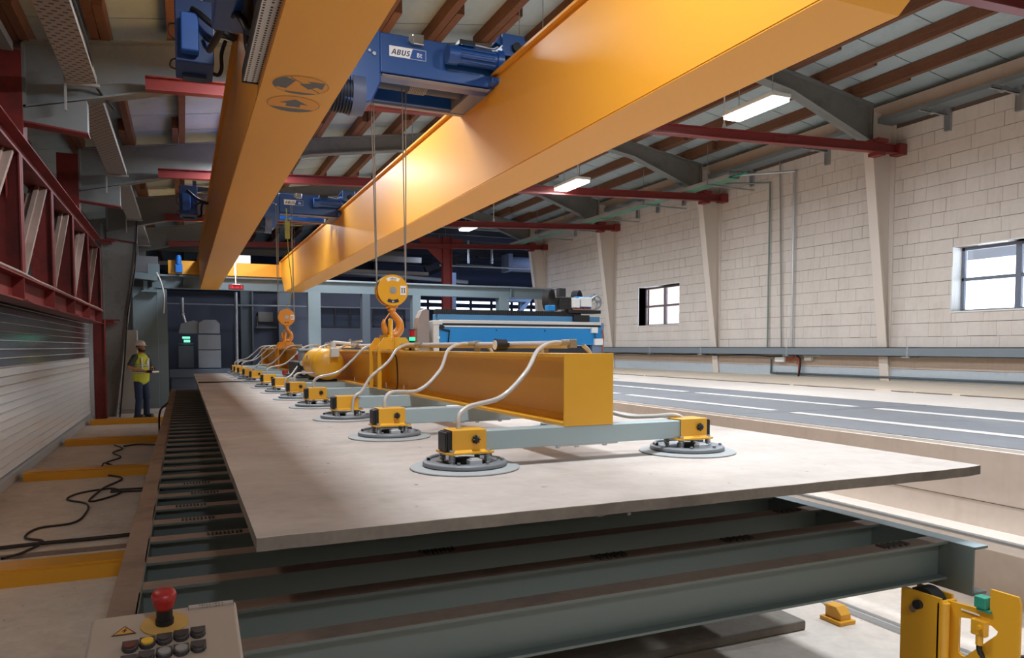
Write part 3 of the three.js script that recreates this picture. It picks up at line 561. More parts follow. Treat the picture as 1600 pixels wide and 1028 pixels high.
// ================================================================ crane
{
  const C = thing('overhead_crane', 'overhead travelling crane with two big yellow box girders', 'crane');
  const prof = [[-2.0, 3.66], [-2.54, 3.24], [-21.95, 3.24], [-22.62, 3.7], [-22.62, 4.15], [-2.0, 4.15]];
  const girder = (x0, x1) => {
    const g = obj('girder', [EXzy(prof, x0, x1), B(x0 - .004, x0, 3.25, 3.256, -21.9, -2.56), B(x1, x1 + .004, 3.25, 3.256, -21.9, -2.56)], m.crane, C);
    obj('top_flange', [B(x0 - .04, x1 + .04, 4.15, 4.172, -22.7, -1.9)], m.crane, g);
    obj('crane_rail', [B((x0 + x1) / 2 - .025, (x0 + x1) / 2 + .025, 4.172, 4.21, -22.4, -2)], m.steel, g);
    return g;
  };
  const gl = girder(.455, .91), gr = girder(2.665, 3.12);
  // round travel-direction signs under the left girder
  const arrow = (kind) => drawn(256, 256, (c, w) => {
    c.fillStyle = '#e0952c'; c.fillRect(0, 0, w, w); c.translate(w / 2, w / 2); c.fillStyle = '#55585a';
    c.beginPath(); c.arc(0, 0, 124, 0, 7); c.lineWidth = 4; c.strokeStyle = '#8a6a34'; c.stroke(); c.clip();
    if (kind) { c.fillRect(-128, 62, 256, 70); c.beginPath(); c.moveTo(0, -80); c.lineTo(70, -8); c.lineTo(34, -8); c.lineTo(34, 40); c.lineTo(-34, 40); c.lineTo(-34, -8); c.lineTo(-70, -8); c.fill(); } else {
      c.beginPath(); c.moveTo(-128, -128); c.lineTo(-30, -60); c.lineTo(-60, 60); c.lineTo(-100, 50); c.lineTo(-128, 90); c.fill();
      c.beginPath(); c.moveTo(100, -70); c.lineTo(100, 20); c.lineTo(72, 0); c.lineTo(40, 40); c.lineTo(-10, -20); c.lineTo(40, -50); c.lineTo(20, -70); c.fill();
      c.lineWidth = 7; c.strokeStyle = '#55585a'; c.beginPath(); c.moveTo(-60, -100); c.lineTo(110, 90); c.stroke(); c.fillRect(-60, 92, 140, 30);
    }
  });
  const disc = (x, z, mat) => { const d = new THREE.CircleGeometry(.165, 48); const q = obj('direction_sign', [d], mat, gl, true); q.position.set(x, 3.2385, z); q.rotation.set(Math.PI / 2, 0, 0); };
  disc(.675, -4.64, arrow(0)); disc(.68, -5.01, arrow(1));
  // long dark lettering panel on the outer face of the left girder
  decal('brand_panel', 4.2, .5, drawn(1024, 128, (c, w, h) => { c.fillStyle = '#4a4f68'; c.fillRect(0, 0, w, h); c.fillStyle = '#dfe1e6'; c.fillRect(6, 6, w - 12, 4); c.fillRect(6, h - 10, w - 12, 4); c.font = 'italic bold 100px sans-serif'; c.textBaseline = 'middle'; c.textAlign = 'center'; c.fillText('ABUS', w / 2, h / 2 + 4, 600); }), gl, [.4645, 3.72, -11.9], [0, -Math.PI / 2, 0]);
  // perforated tray with the cable carrier along the left girder
  const perf = drawn(64, 256, (c, w, h) => { c.fillStyle = '#d6d4d0'; c.fillRect(0, 0, w, h); c.fillStyle = '#17171a'; for (let y = 5; y < h; y += 13) { c.fillRect(10, y, 8, 7); c.fillRect(36, y + 5, 8, 7); c.fillRect(58, y, 6, 8); } });
  perf.map.wrapS = perf.map.wrapT = THREE.RepeatWrapping; perf.map.repeat.set(11, 1.6);
  const ct = obj('cable_carrier_tray', [B(.37, .46, 3.3, 3.31, -4.88, -2.6)], perf, gl);
  obj('tray_side', [B(.362, .37, 3.3, 3.37, -4.89, -2.6), B(.362, .46, 3.295, 3.37, -4.9, -4.885)], m.black, ct);
  obj('cable_chain', [tube([[.415, 3.35, -2.6], [.415, 3.35, -4.3], [.415, 3.4, -4.75], [.4, 3.52, -4.85], [.38, 3.62, -4.6], [.36, 3.68, -4.3]], .03, 60, 8), tube([[.4, 3.36, -4.2], [.38, 3.5, -4.62], [.33, 3.62, -4.7], [.2, 3.68, -5.5]], .022, 40, 8)], m.black, ct);
  const cab = obj('control_cabinet', [R(.2, .44, 3.63, 4.3, -5.02, -4.35, .012)], m.hoist, gl);
  obj('cabinet_bolt', [cyl('y', .33, 3.628, -4.72, .012, .01, 10)], m.black, cab);
  // far end carriage, its travel motor, white cabinet and hanging load display
  const ec = obj('end_carriage', [R(-.34, 3.9, 3.7, 4.07, -22.98, -22.64, .01), B(.4, .97, 3.7, 4.15, -22.64, -22.6), B(2.6, 3.18, 3.7, 4.15, -22.64, -22.6)], m.crane, C);
  obj('travel_motor', [cyl('y', -.07, 4.05, -22.5, .075, .2, 20), cyl('y', -.07, 4.17, -22.5, .055, .06, 16), R(-.16, .03, 3.72, 3.96, -22.63, -22.45, .02)], M(0x1f6fc4, .4), ec);
  obj('buffer', [R(-.4, -.34, 3.76, 3.95, -22.9, -22.72, .01)], m.rubber, ec);
  for (const x of [-.1, 3.6]) obj('wheel', [cyl('z', x, 3.74, -22.81, .08, .12, 24)], m.steel, ec);
  obj('junction_cabinet', [R(1.36, 1.82, 4.07, 4.3, -22.9, -22.66, .01)], m.white, ec);
  const ds = obj('display_arm', [B(1.36, 1.42, 3.7, 4.12, -22.5, -22.47), B(1.38, 1.41, 3.44, 3.75, -22.48, -22.45), B(1.3, 1.5, 3.43, 3.445, -22.5, -22.3)], m.white, ec);
  obj('load_display', [R(1.2, 1.6, 3.3, 3.43, -22.45, -22.36, .006)], m.black, ds);
  decal('display_digits', .38, .11, drawn(256, 80, (c, w, h) => { c.fillStyle = '#200506'; c.fillRect(0, 0, w, h); c.fillStyle = '#ff2238'; c.font = 'bold 58px monospace'; c.textAlign = 'center'; c.textBaseline = 'middle'; c.fillText('-0.20 t', w / 2, h / 2, w * .9); }, { emissive: 0x7a0a14, emissiveIntensity: .8 }), ds, [1.4, 3.366, -22.356]);
}
// hoist trolleys; the second is a copy of the first
const coverM = M(0x5a6580, .45);
function trolley() {
  const T = thing('hoist_trolley', 'blue hoist trolley marked 8t riding on the girders, nearer one with silver floodlight', 'hoist', 'blue hoist trolleys on the crane');
  T.position.set(1.79, 4.21, -6.42);
  const X = 1.79, Y = 4.21;                                     // absolute figures below, shifted into the trolley's frame
  const part = (n, l, mat, par = T) => { const o = obj(n, l.map ? l : [l], mat, par); if (par === T) o.geometry.translate(-X, -Y, 0); else o.geometry.translate(-X, -Y, 0); return o; };
  part('front_beam', [R(1.6, 2.78, 4.05, 4.39, -.26, 0, .012), B(1.6, 2.62, 4.035, 4.05, -.2, -.03)], m.hoist);
  part('beam_underside', [B(1.62, 2.62, 4.03, 4.036, -.06, .0)], M(0x8d8a90, .6));
  const gb = part('gear_housing', [EXxy([[1.14, 4.1], [1.2, 3.9], [1.26, 3.78], [1.4, 3.74], [1.52, 3.78], [1.6, 3.95], [1.6, 4.39], [1.14, 4.42]], -.34, .03, null, .012)], m.hoist);
  part('hoist_motor', [cyl('x', 1.3, 3.86, -.1, .15, .3, 28), ...Array.from({ length: 9 }, (_, i) => cyl('x', 1.18 + i * .026, 3.86, -.1, .168, .008, 28)), cyl('x', 1.13, 3.86, -.1, .16, .06, 28)], m.hoistDark, gb);
  for (const [x, r] of [[1.41, .175], [1.07, .165]]) part('motor_cover', [cyl('x', x, 3.86, -.1, r, .11, 28)], coverM, gb);
  part('cover_bolt', [cyl('z', 1.54, 4.18, .035, .016, .02, 8), cyl('z', 1.5, 4.2, .035, .012, .02, 8)], m.zinc, gb);
  const dr = part('rope_drum', [cyl('x', 2.08, 4.21, -.45, .14, 1.0, 32)], m.hoistDark);
  part('rope_winding', Array.from({ length: 10 }, (_, i) => new THREE.TorusGeometry(.143, .008, 6, 28).rotateY(Math.PI / 2).translate(1.98 + i * .017, 4.21, -.45)), m.rope, dr);
  part('rear_beam', [R(1.2, 2.85, 4.05, 4.3, -.92, -.74, .01)], m.hoist);
  part('rear_underside', [B(1.3, 2.7, 4.035, 4.05, -.86, -.8)], M(0x8d8a90, .6));
  part('cross_member', [R(2.5, 2.68, 4.04, 4.2, -.8, -.2, .008)], M(0x7b7880, .55));
  for (const [x, n] of [[.68, 0], [2.9, 1]]) {
    const e = part('end_truck', [R(x - .1, x + .1, 4.24, 4.5, -.98, .08, .012)], m.hoist);
    for (const z of [-.8, -.1]) part('wheel', [cyl('x', x, 4.27, z, .07, .08, 24)], m.steel, e);
  }
  part('tie_bar', [B(.7, 1.2, 4.28, 4.38, -.24, -.06), B(.7, 1.3, 4.26, 4.34, -.9, -.76)], m.hoist);
  const mo = part('travel_motor', [cyl('x', 2.44, 4.26, .1, .078, .4, 24), cyl('x', 2.22, 4.25, .1, .086, .09, 8), cyl('x', 2.66, 4.26, .1, .095, .06, 24), ...[0, 1, 2, 3, 4].map((i) => B(2.28, 2.6, 4.18 + i * .035, 4.186 + i * .035, .175, .186))], m.hoist);
  part('terminal_box', [R(2.27, 2.42, 4.335, 4.38, .04, .16, .008)], m.black, mo);
  part('motor_cable', [tube([[2.42, 4.37, .1], [2.5, 4.35, .14], [2.58, 4.34, .15], [2.66, 4.39, .1]], .007, 24, 6)], m.offwhite, mo);
  const gx = part('travel_gearbox', [R(2.68, 2.9, 4.3, 4.5, -.1, .16, .01), EXxy([[2.68, 4.5], [2.68, 4.4], [2.63, 4.42]], .0, .12)], m.hoist);
  part('gearbox_hub', [cyl('z', 2.81, 4.38, .17, .042, .05, 20)], m.black, gx);
  part('rail_guard', [R(2.6, 2.76, 4.06, 4.12, -.04, .1, .008), cyl('z', 2.66, 4.09, .1, .02, .04, 10), cyl('z', 2.73, 4.08, .1, .02, .04, 10)], m.hoist);
  const fl = part('floodlight', [R(1.88, 1.98, 4.31, 4.4, .0, .06, .008), EXxy([[1.84, 4.33], [1.88, 4.31], [1.88, 4.38], [1.85, 4.39]], .0, .05)], m.chrome);
  const dc = obj('brand_decal', plate(.33, .09), drawn(512, 140, abusPrint), T, true); dc.position.set(1.845 - X, 4.24 - Y, .0035);
  // electrical cabinets hung outside the left girder
  const cb = part('electric_cabinet', [R(-.01, .27, 3.91, 4.4, -.46, -.02, .01)], M(0x173a72, .45));
  part('inverter_box', [R(.03, .16, 3.96, 4.25, -.02, .09, .012)], M(0x245fb4, .4), cb);
  part('cabinet_foot', [R(.04, .22, 3.885, 3.91, -.42, -.3, .004)], M(0x3c4a5e, .5), cb);
  part('cabinet_arm', [B(.27, .68, 4.33, 4.4, -.2, -.08), B(.2, .26, 4.3, 4.5, -.16, -.1)], m.hoistDark, cb);
  part('cabinet_cable', [tube([[.26, 3.94, -.3], [.31, 3.93, -.3], [.335, 3.97, -.28], [.335, 4.07, -.2], [.36, 4.14, -.1]], .016, 30, 8), tube([[.0, 4.2, -.05], [-.05, 4.18, -.03], [-.05, 4.1, -.03], [.0, 4.07, -.05]], .006, 24, 6), tube([[.0, 4.02, -.3], [-.04, 4.0, -.3], [-.05, 3.95, -.3], [0, 3.93, -.3]], .006, 24, 6), tube([[.12, 4.3, .02], [.16, 4.25, .09], [.25, 4.17, .12], [.36, 4.12, .1], [.44, 4.1, .1]], .024, 30, 8), tube([[.2, 4.1, .02], [.24, 4.06, .07], [.3, 4.1, .09], [.42, 4.09, .08]], .014, 30, 8)], m.black, cb);
  return T;
}
const trolley1 = trolley();
const trolley2 = trolley1.clone(); trolley2.name = numbered('hoist_trolley'); trolley2.position.z = -13.75; scene.add(trolley2);
trolley2.userData = { ...trolley1.userData, label: 'farther blue hoist trolley, small and dark, above the smaller hook block' };
tag(obj('radio_receiver', [R(1.66, 1.74, 3.56, 3.86, -13.55, -13.47, .008), cyl('z', 1.68, 3.88, -13.46, .02, .03, 12), cyl('z', 1.74, 3.9, -13.46, .02, .03, 12), tube([[1.7, 3.56, -13.5], [1.72, 3.2, -13.5], [1.76, 2.7, -13.5], [1.7, 2.45, -13.5], [1.66, 2.36, -13.52], [1.7, 2.33, -13.52]], .008, 40, 6), B(1.64, 1.95, 3.8, 3.81, -13.52, -13.48), rod(V(1.7, 3.86, -13.52), V(1.7, 4.1, -13.6), .01)], M(0x8d8a2c, .5)), 'yellow-green control box with thin cable hanging under the farther hoist', 'control box');

// hook blocks with their ropes
function hookBlock(x, z, near) {
  const T = thing('hook_block', near ? 'large round yellow hook block with white II plate, hanging nearest' : 'small orange hook block hanging farther along the beam', 'hook block', 'hook blocks of the crane');
  T.position.set(x, 2.2, z);
  const yel = near ? m.hookY : m.hookO, r = .143;
  obj('cheek_plate', [cyl('z', 0, 0, .052, r, .014, 56), cyl('z', 0, 0, .044, r - .008, .014, 56)], yel, T);
  obj('cheek_plate', [cyl('z', 0, 0, -.052, r, .014, 56)], yel, T);
  obj('rope_sheave', [cyl('z', 0, 0, 0, r - .012, .07, 48), cyl('z', 0, 0, .02, r - .004, .008, 48), cyl('z', 0, 0, -.02, r - .004, .008, 48)], m.black, T);
  obj('rim_guard', [new THREE.TorusGeometry(r - .004, .012, 8, 40, Math.PI * 1.1).rotateZ(Math.PI * .95)], near ? m.hookO : m.hookO, T);
  obj('axle', [cyl('z', 0, 0, .062, .032, .008, 24), cyl('z', 0, 0, .068, .02, .01, 6)], m.zinc, T);
  obj('hook_neck', [cyl('y', 0, -.15, 0, .04, .07, 20, .03), R(-.05, .05, -.16, -.11, -.045, .045, .01)], m.hookO, T);
  obj('hook', [vtube([[0, -.17, 0], [.005, -.2, 0], [.04, -.245, 0], [.075, -.3, 0], [.07, -.365, 0], [.03, -.405, 0], [-.025, -.4, 0], [-.06, -.365, 0], [-.075, -.31, 0], [-.068, -.265, 0]], [.032, .03, .03, .036, .042, .042, .038, .032, .024, .01], 60, 14)], m.hookO, T);
  obj('safety_latch', [bar(V(-.066, -.275, 0), V(-.012, -.2, 0), .02, .008)], m.hookO, T);
  if (near) {
    const arcPlate = (name, a0, a1, r0, r1, mat, up) => {         // curved label whose lettering follows the arc
      const g = new THREE.RingGeometry(r0, r1, 24, 1, a0, a1 - a0), uv = g.attributes.uv, ps = g.attributes.position;
      for (let i = 0; i < uv.count; i++) { const a = (Math.atan2(ps.getY(i), ps.getX(i)) + Math.PI * 2) % (Math.PI * 2), t = (a - a0) / (a1 - a0), q = (Math.hypot(ps.getX(i), ps.getY(i)) - r0) / (r1 - r0); uv.setXY(i, up ? 1 - t : t, up ? q : 1 - q); }
      const o = obj(name, g, mat, T, true); o.position.z = .0605;
    };
    arcPlate('name_label', Math.PI * .32, Math.PI * .68, .09, .122, drawn(384, 96, (c, w, h) => { c.fillStyle = '#efeae0'; c.fillRect(0, 0, w, h); c.fillStyle = '#20242c'; c.font = 'italic bold 74px sans-serif'; c.textAlign = 'center'; c.textBaseline = 'middle'; c.fillText('ABUS', w / 2, h / 2 + 3, 250); }), true);
    arcPlate('load_label', Math.PI * 1.34, Math.PI * 1.66, .088, .118, drawn(320, 96, (c, w, h) => { c.fillStyle = '#1b2536'; c.fillRect(0, 0, w, h); c.fillStyle = '#e8e8e8'; c.font = 'bold 66px sans-serif'; c.textAlign = 'center'; c.textBaseline = 'middle'; c.fillText('8t', w / 2, h / 2 + 3); }), false);
  } else for (const s of [-1, 1]) obj('label', [B(s * .022 - .014, s * .022 + .014, -.1, -.086, .0595, .0615)], m.black, T);
  decal('number_plate', .058, .085, drawn(96, 128, (c, w, h) => { c.fillStyle = '#efe9e4'; c.fillRect(0, 0, w, h); c.fillStyle = '#3a4258'; c.font = 'bold 92px serif'; c.textAlign = 'center'; c.textBaseline = 'middle'; c.fillText('II', w / 2, h / 2 + 4); }), T, [.095, 0, .0615]);
  const topY = near ? [1.84, 1.84, 1.86, 1.86] : [1.85, 1.85, 1.88, 1.88];
  [[-.142, .02, near ? -.16 : -.14], [-.128, -.02, near ? -.125 : -.1], [.128, .02, near ? .135 : .11], [.142, -.02, near ? .185 : .14]].forEach(([rx, rz, tx], i) => obj('rope', [rod(V(rx, .01, rz), V(tx, topY[i] + .1, rz - .1), .0055, 8)], m.rope, T));
  return T;
}
hookBlock(1.77, -6.75, true); hookBlock(1.665, -13.55, false);

// ================================================================ roller stand at the near right corner
{
  const S = thing('roller_stand', 'yellow folded sheet roller stand under the near right pallet corner', 'roller stand');
  obj('post', [B(2.95, 2.962, 0, .6, -2.31, -2.12), B(3.05, 3.062, 0, .6, -2.31, -2.14), R(2.95, 3.06, 0, .585, -2.14, -2.12, .006), B(2.9, 3.12, 0, .015, -2.36, -2.02)], m.lifter, S);
  const hole = [[-2.07, .53], [-2.02, .54], [-1.93, .54], [-1.905, .525], [-1.91, .51], [-2.04, .37], [-2.055, .368], [-2.07, .38]];
  obj('guard_plate', [EXzy([[-2.125, 0], [-2.125, .585], [-1.94, .597], [-1.94, .69], [-1.83, .69], [-1.82, .66], [-1.82, .2], [-1.9, .17], [-1.95, .3], [-2.0, .34], [-2.06, .3], [-2.07, 0]], 3.0, 3.012, [hole])], m.lifter, S);
  obj('fold', [cyl('y', 2.975, .29, -2.12, .022, .58, 16)], m.lifter, S);
  const w = obj('support_roller', [cyl('x', 3.0, .545, -2.22, .075, .07, 32), cyl('x', 3.0, .545, -2.22, .02, .14, 16)], m.rubber, S);
  obj('roller_hub', [cyl('x', 2.952, .515, -2.25, .016, .012, 16)], m.dusty, S);
  const sn = obj('proximity_sensor', [R(2.985, 3.035, .6, .65, -2.0, -1.95, .006), B(2.99, 3.03, .59, .6, -1.99, -1.93)], m.green, S);
  obj('sensor_bracket', [R(2.97, 3.0, .49, .555, -2.0, -1.94, .004), cyl('x', 2.965, .53, -1.96, .01, .02, 10), cyl('y', 2.985, .47, -1.97, .014, .04, 12)], m.lifter, S);
  obj('sensor_cable', [tube([[2.985, .46, -1.97], [2.99, .42, -1.97], [3.03, .38, -1.95], [3.1, .4, -1.9], [3.16, .42, -1.8], [3.12, .36, -1.72], [3.04, .2, -1.74], [3.05, .02, -1.72]], .011, 50, 8)], m.black, S);
  obj('slot', [B(2.996, 2.9995, .565, .57, -2.06, -1.98)], m.white, S);
}
// ================================================================ control console in the foreground
{
  const K = thing('control_console', 'grey operating console with red emergency stop and black push buttons, foreground', 'console');
  const F = new THREE.Matrix4().makeRotationX(10 * Math.PI / 180).setPosition(-.0415, 1.155, -1.62);   // panel frame: x across, y out of the panel, z towards the operator
  const put = (g) => g.applyMatrix4(F);
  const po = (n, l, mat, par = K, uv) => { const a = l.map ? l : [l]; return obj(n, uv ? a : a.map(put), mat, par, uv); };
  po('console_box', [new RoundedBoxGeometry(.262, .13, .34, 2, .008).translate(0, -.065, .17)], m.consoleGrey);
  obj('pedestal', [R(-.1, .02, 0, 1.06, -1.5, -1.4, .01), R(-.2, .12, 0, .015, -1.6, -1.3, .004)], m.consoleGrey, K);
  const e = po('emergency_stop', [cyl('y', 0, .006, 0, .0165, .012, 28, .0165).translate(-.002, 0, .06), cyl('y', -.002, .024, .06, .0145, .03, 24)], m.black);
  po('yellow_collar', [cyl('y', -.002, .0012, .06, .042, .0024, 40)], M(0xb98f48, .7), e);
  po('mushroom_head', [lathe([[0, .072], [.012, .0715], [.02, .068], [.0225, .062], [.0215, .054], [.018, .04], [.016, .034], [0, .034]], -.002, 0, .06, 32)], M(0xa0221f, .4), e);
  const btn = (x, z, mat) => { const b = po('push_button', [EXxz([[-.0132, -.0165], [.0132, -.0165], [.0132, .004], [.0095, .0115], [.004, .0155], [-.004, .0155], [-.0095, .0115], [-.0132, .004]].map(([a, c]) => [a + x, c + z]), 0, .009, null, .001)], M(0x3b3634, .5)); po('button_cap', [cyl('y', x, .0105, z + .002, .0105, .004, 24)], mat, b); };
  const capD = M(0x403a38, .5);
  [[-.0575, .134, M(0x5e2a22, .5)], [-.0295, .129, M(0xd9a92e, .5)], [-.0015, .124, capD], [.0275, .12, capD], [.0565, .117, capD], [-.0295, .176, capD], [-.0005, .172, M(0x8a8580, .5)], [.0275, .17, M(0x8a8580, .5)], [.0565, .167, capD], [-.0575, .182, capD]].forEach((a) => btn(...a));
  const flatOn = (name, w, h, mat, x, z) => { const g = plate(w, h).rotateX(-Math.PI / 2).translate(x, .0016, z); return obj(name, [put(g)], mat, K, true); };
  flatOn('name_strip', .086, .015, drawn(344, 60, (c, w, h) => { c.fillStyle = '#a89c92'; c.fillRect(0, 0, w, h); c.strokeStyle = '#3c332d'; c.lineWidth = 3; c.strokeRect(2, 2, w - 4, h - 4); c.fillStyle = '#2c2622'; c.font = 'bold 40px monospace'; c.textAlign = 'center'; c.textBaseline = 'middle'; c.fillText('=D33+R51', w / 2, h / 2); }), .083, .0105);
  const tri = shapeOf([[-.021, -.0145], [.021, -.0145], [0, .0175]]), tin = shapeOf([[-.0165, -.012], [.0165, -.012], [0, .013]]);
  const T = new THREE.Matrix4().makeRotationX(-Math.PI / 2).setPosition(-.071, .0008, .0665);
  const wn = obj('warning_sign', [put(new THREE.ExtrudeGeometry(tri, { depth: .0006, bevelEnabled: false }).applyMatrix4(T))], M(0x33261a, .6), K);
  obj('warning_field', [put(new THREE.ExtrudeGeometry(tin, { depth: .001, bevelEnabled: false }).applyMatrix4(T))], M(0xc98f3c, .6), wn);
  obj('lightning_bolt', [put(new THREE.ExtrudeGeometry(shapeOf([[.002, .006], [-.004, -.003], [0, -.002], [-.001, -.0095], [.005, .0005], [.0012, 0], [.0045, .006]]), { depth: .0014, bevelEnabled: false }).applyMatrix4(T))], M(0x241c14, .6), wn);
}
// ================================================================ man with the remote control
function field(bones, lo, hi, res, k = .02) {                    // smooth union of tapered capsules, meshed with MarchingCubes
  const size = Math.max(hi.x - lo.x, hi.y - lo.y, hi.z - lo.z), mc = new MarchingCubes(res, new THREE.MeshStandardMaterial(), false, false, 200000);
  mc.isolation = 0;
  const p = V(0, 0, 0), ab = V(0, 0, 0), ap = V(0, 0, 0);
  for (let z = 0; z < res; z++) for (let y = 0; y < res; y++) for (let x = 0; x < res; x++) {
    p.set(lo.x + x / res * size, lo.y + y / res * size, lo.z + z / res * size);
    let d = 1e3;
    for (const [a, b, ra, rb, sx, sz] of bones) {
      ab.subVectors(b, a); ap.subVectors(p, a);
      const h = cl(ap.dot(ab) / Math.max(1e-9, ab.lengthSq()));
      let qx = ap.x - ab.x * h, qy = ap.y - ab.y * h, qz = ap.z - ab.z * h;
      const s = Math.hypot(qx / (sx ?? 1), qy, qz / (sz ?? 1)) - (ra + (rb - ra) * h);
      const t = Math.max(k - Math.abs(d - s), 0) / k; d = Math.min(d, s) - t * t * k * .25;
    }
    mc.field[x + y * res + z * res * res] = -d;
  }
  mc.update();
  const n = mc.count ?? mc.geometry.drawRange.count, g = new THREE.BufferGeometry(), pos = new Float32Array(mc.positionArray.slice(0, n * 3));
  for (let i = 0; i < n; i++) { pos[i * 3] = lo.x + (pos[i * 3] + 1) / 2 * size; pos[i * 3 + 1] = lo.y + (pos[i * 3 + 1] + 1) / 2 * size; pos[i * 3 + 2] = lo.z + (pos[i * 3 + 2] + 1) / 2 * size; }
  g.setAttribute('position', new THREE.BufferAttribute(pos, 3)); g.setAttribute('normal', new THREE.BufferAttribute(new Float32Array(mc.normalArray.slice(0, n * 3)), 3));
  return g;
}
{
  // local frame: the man faces +z, his right side is -x
  const skin = M(0xb07a5e, .6), jeans = M(0x2b3854, .8), vest = M(0xcacc38, .7), shirt = M(0x39463c, .85);
  const Pn = new THREE.Group(); Pn.name = 'person'; scene.add(Pn);
  tag(Pn, 'man in white helmet, yellow safety vest and jeans standing holding a remote control', 'person');
  const sh = { l: V(.185, 1.44, 0), r: V(-.185, 1.44, 0) }, el = { l: V(.25, 1.17, .06), r: V(-.33, 1.2, -.03) }, wr = { l: V(.1, 1.09, .27), r: V(-.09, 1.1, .24) };
  const hip = { l: V(.095, .9, 0), r: V(-.095, .9, 0) }, kn = { l: V(.12, .49, .03), r: V(-.1, .49, .02) }, an = { l: V(.15, .09, -.01), r: V(-.11, .09, -.02) };
  const armBones = []; for (const s of ['l', 'r']) armBones.push([sh[s], el[s], .05, .042], [el[s], wr[s], .041, .028]);
  const legs = []; for (const s of ['l', 'r']) legs.push([hip[s], kn[s], .083, .058], [kn[s], an[s], .056, .042]);
  const torso = [[V(0, .95, 0), V(0, 1.2, .0), .125, .125, 1.25, .85], [V(0, 1.2, 0), V(0, 1.38, -.005), .13, .13, 1.32, .85], [V(-.12, 1.43, -.01), V(.12, 1.43, -.01), .075, .075]];
  const headB = [[V(0, 1.47, -.005), V(0, 1.57, .01), .056, .054], [V(0, 1.66, .0), V(0, 1.7, .0), .082, .082], [V(0, 1.6, .045), V(0, 1.66, .05), .05, .055], [V(0, 1.64, .09), V(0, 1.62, .112), .011, .016], [V(-.085, 1.64, 0), V(-.087, 1.665, -.005), .016, .016], [V(.085, 1.64, 0), V(.087, 1.665, -.005), .016, .016]];
  const handsFor = (s, sg) => { const b = [], w = wr[s], pc = V(w.x + sg * -.025, w.y - .005, w.z + .05); b.push([w, pc, .026, .034]); for (let i = 0; i < 4; i++) { const a = V(pc.x + sg * (-.03 + 0), pc.y + .026 - i * .018, pc.z + .03), c = V(a.x - sg * .006, a.y - .004, a.z + .045 - Math.abs(i - 1) * .006), e = V(c.x - sg * .03, c.y - .004, c.z + .012); b.push([a, c, .0095, .009], [c, e, .009, .008]); } b.push([V(w.x - sg * .01, w.y + .02, w.z + .04), V(pc.x - sg * .02, pc.y + .05, pc.z + .05), .012, .01]); return b; };
  const bodyBones = [...torso, ...headB, ...armBones, ...legs];
  const body = [field(bodyBones, V(-.95, -.03, -.95), V(.95, 1.87, .95), 128, .03)];
  for (const [s, sg] of [['l', 1], ['r', -1]]) { const c = wr[s]; body.push(field(handsFor(s, sg), V(c.x - .12, c.y - .12, c.z - .05), V(c.x + .12, c.y + .12, c.z + .19), 64, .008)); }
  obj('body', body, skin, Pn);
  const grow = (l, g, k = .04, res = 100) => field(l.map(([a, b, ra, rb, x, z]) => [a, b, ra + g, rb + g, x, z]), V(-.95, -.03, -.95), V(.95, 1.87, .95), res, k);
  obj('jeans', [grow([...legs.map(([a, b, ra, rb]) => [a, b, ra, rb + .012]), [V(0, .9, 0), V(0, 1.0, 0), .12, .12, 1.25, .9]], .014, .03, 128)], jeans, Pn);
  obj('shirt', [grow([...torso.slice(1), ...['l', 'r'].map((s) => [sh[s], sh[s].clone().lerp(el[s], .72), .058, .056])], .008, .03, 128)], shirt, Pn);
  const vg = grow([[V(0, .93, 0), V(0, 1.15, 0), .15, .142, 1.25, .88], [V(0, 1.15, 0), V(0, 1.4, -.005), .142, .13, 1.3, .88]], .016, .03, 128);
  obj('safety_vest', [vg, new THREE.LatheGeometry([[.152, .9], [.16, .9], [.163, 1.0], [.16, 1.16], [.15, 1.16], [.152, 1.0], [.152, .9]].map((q) => new THREE.Vector2(...q)), 40).scale(1.28, 1, .92)], vest, Pn);
  const tape = (y, r0) => new THREE.TorusGeometry(1, .02, 4, 48).rotateX(Math.PI / 2).scale(r0 * 1.27, 1.4, r0 * .9).translate(0, y, 0);
  obj('reflective_tape', [tape(1.08, .166), tape(1.24, .163)], M(0xc9cfae, .35), Pn);
  obj('reflective_tape', [R(.07, .12, 1.1, 1.42, .128, .142, .004), R(-.12, -.07, 1.1, 1.42, .128, .142, .004), R(.03, .1, 1.26, 1.36, .14, .15, .004)], M(0xd5d6c4, .35), Pn);
  for (const s of ['l', 'r']) obj('shoe', [new RoundedBoxGeometry(.095, .085, .28, 3, .035).translate(an[s].x, .043, an[s].z + .05), new RoundedBoxGeometry(.1, .025, .285, 1, .01).translate(an[s].x, .013, an[s].z + .05)], M(0x4c4a48, .7), Pn);
  obj('beard', [field([[V(-.045, 1.6, .05), V(.045, 1.6, .05), .04, .04], [V(0, 1.585, .07), V(0, 1.6, .085), .035, .03], [V(-.072, 1.65, .02), V(-.06, 1.6, .045), .018, .024], [V(.072, 1.65, .02), V(.06, 1.6, .045), .018, .024]], V(-.14, 1.5, -.07), V(.14, 1.78, .21), 56, .02)], M(0x3b271d, .9), Pn);
  obj('eyes', [new THREE.SphereGeometry(.01, 10, 8).translate(-.03, 1.672, .088), new THREE.SphereGeometry(.01, 10, 8).translate(.03, 1.672, .088), B(-.045, -.015, 1.687, 1.692, .09, .1), B(.015, .045, 1.687, 1.692, .09, .1)], M(0x221a16, .4), Pn);
  obj('mouth', [B(-.022, .022, 1.606, 1.611, .1, .108)], M(0x7d4238, .6), Pn);
  obj('hair', [new THREE.SphereGeometry(.09, 20, 12, 0, Math.PI * 2, 0, Math.PI * .62).translate(0, 1.695, -.012)], M(0x35251c, .9), Pn);
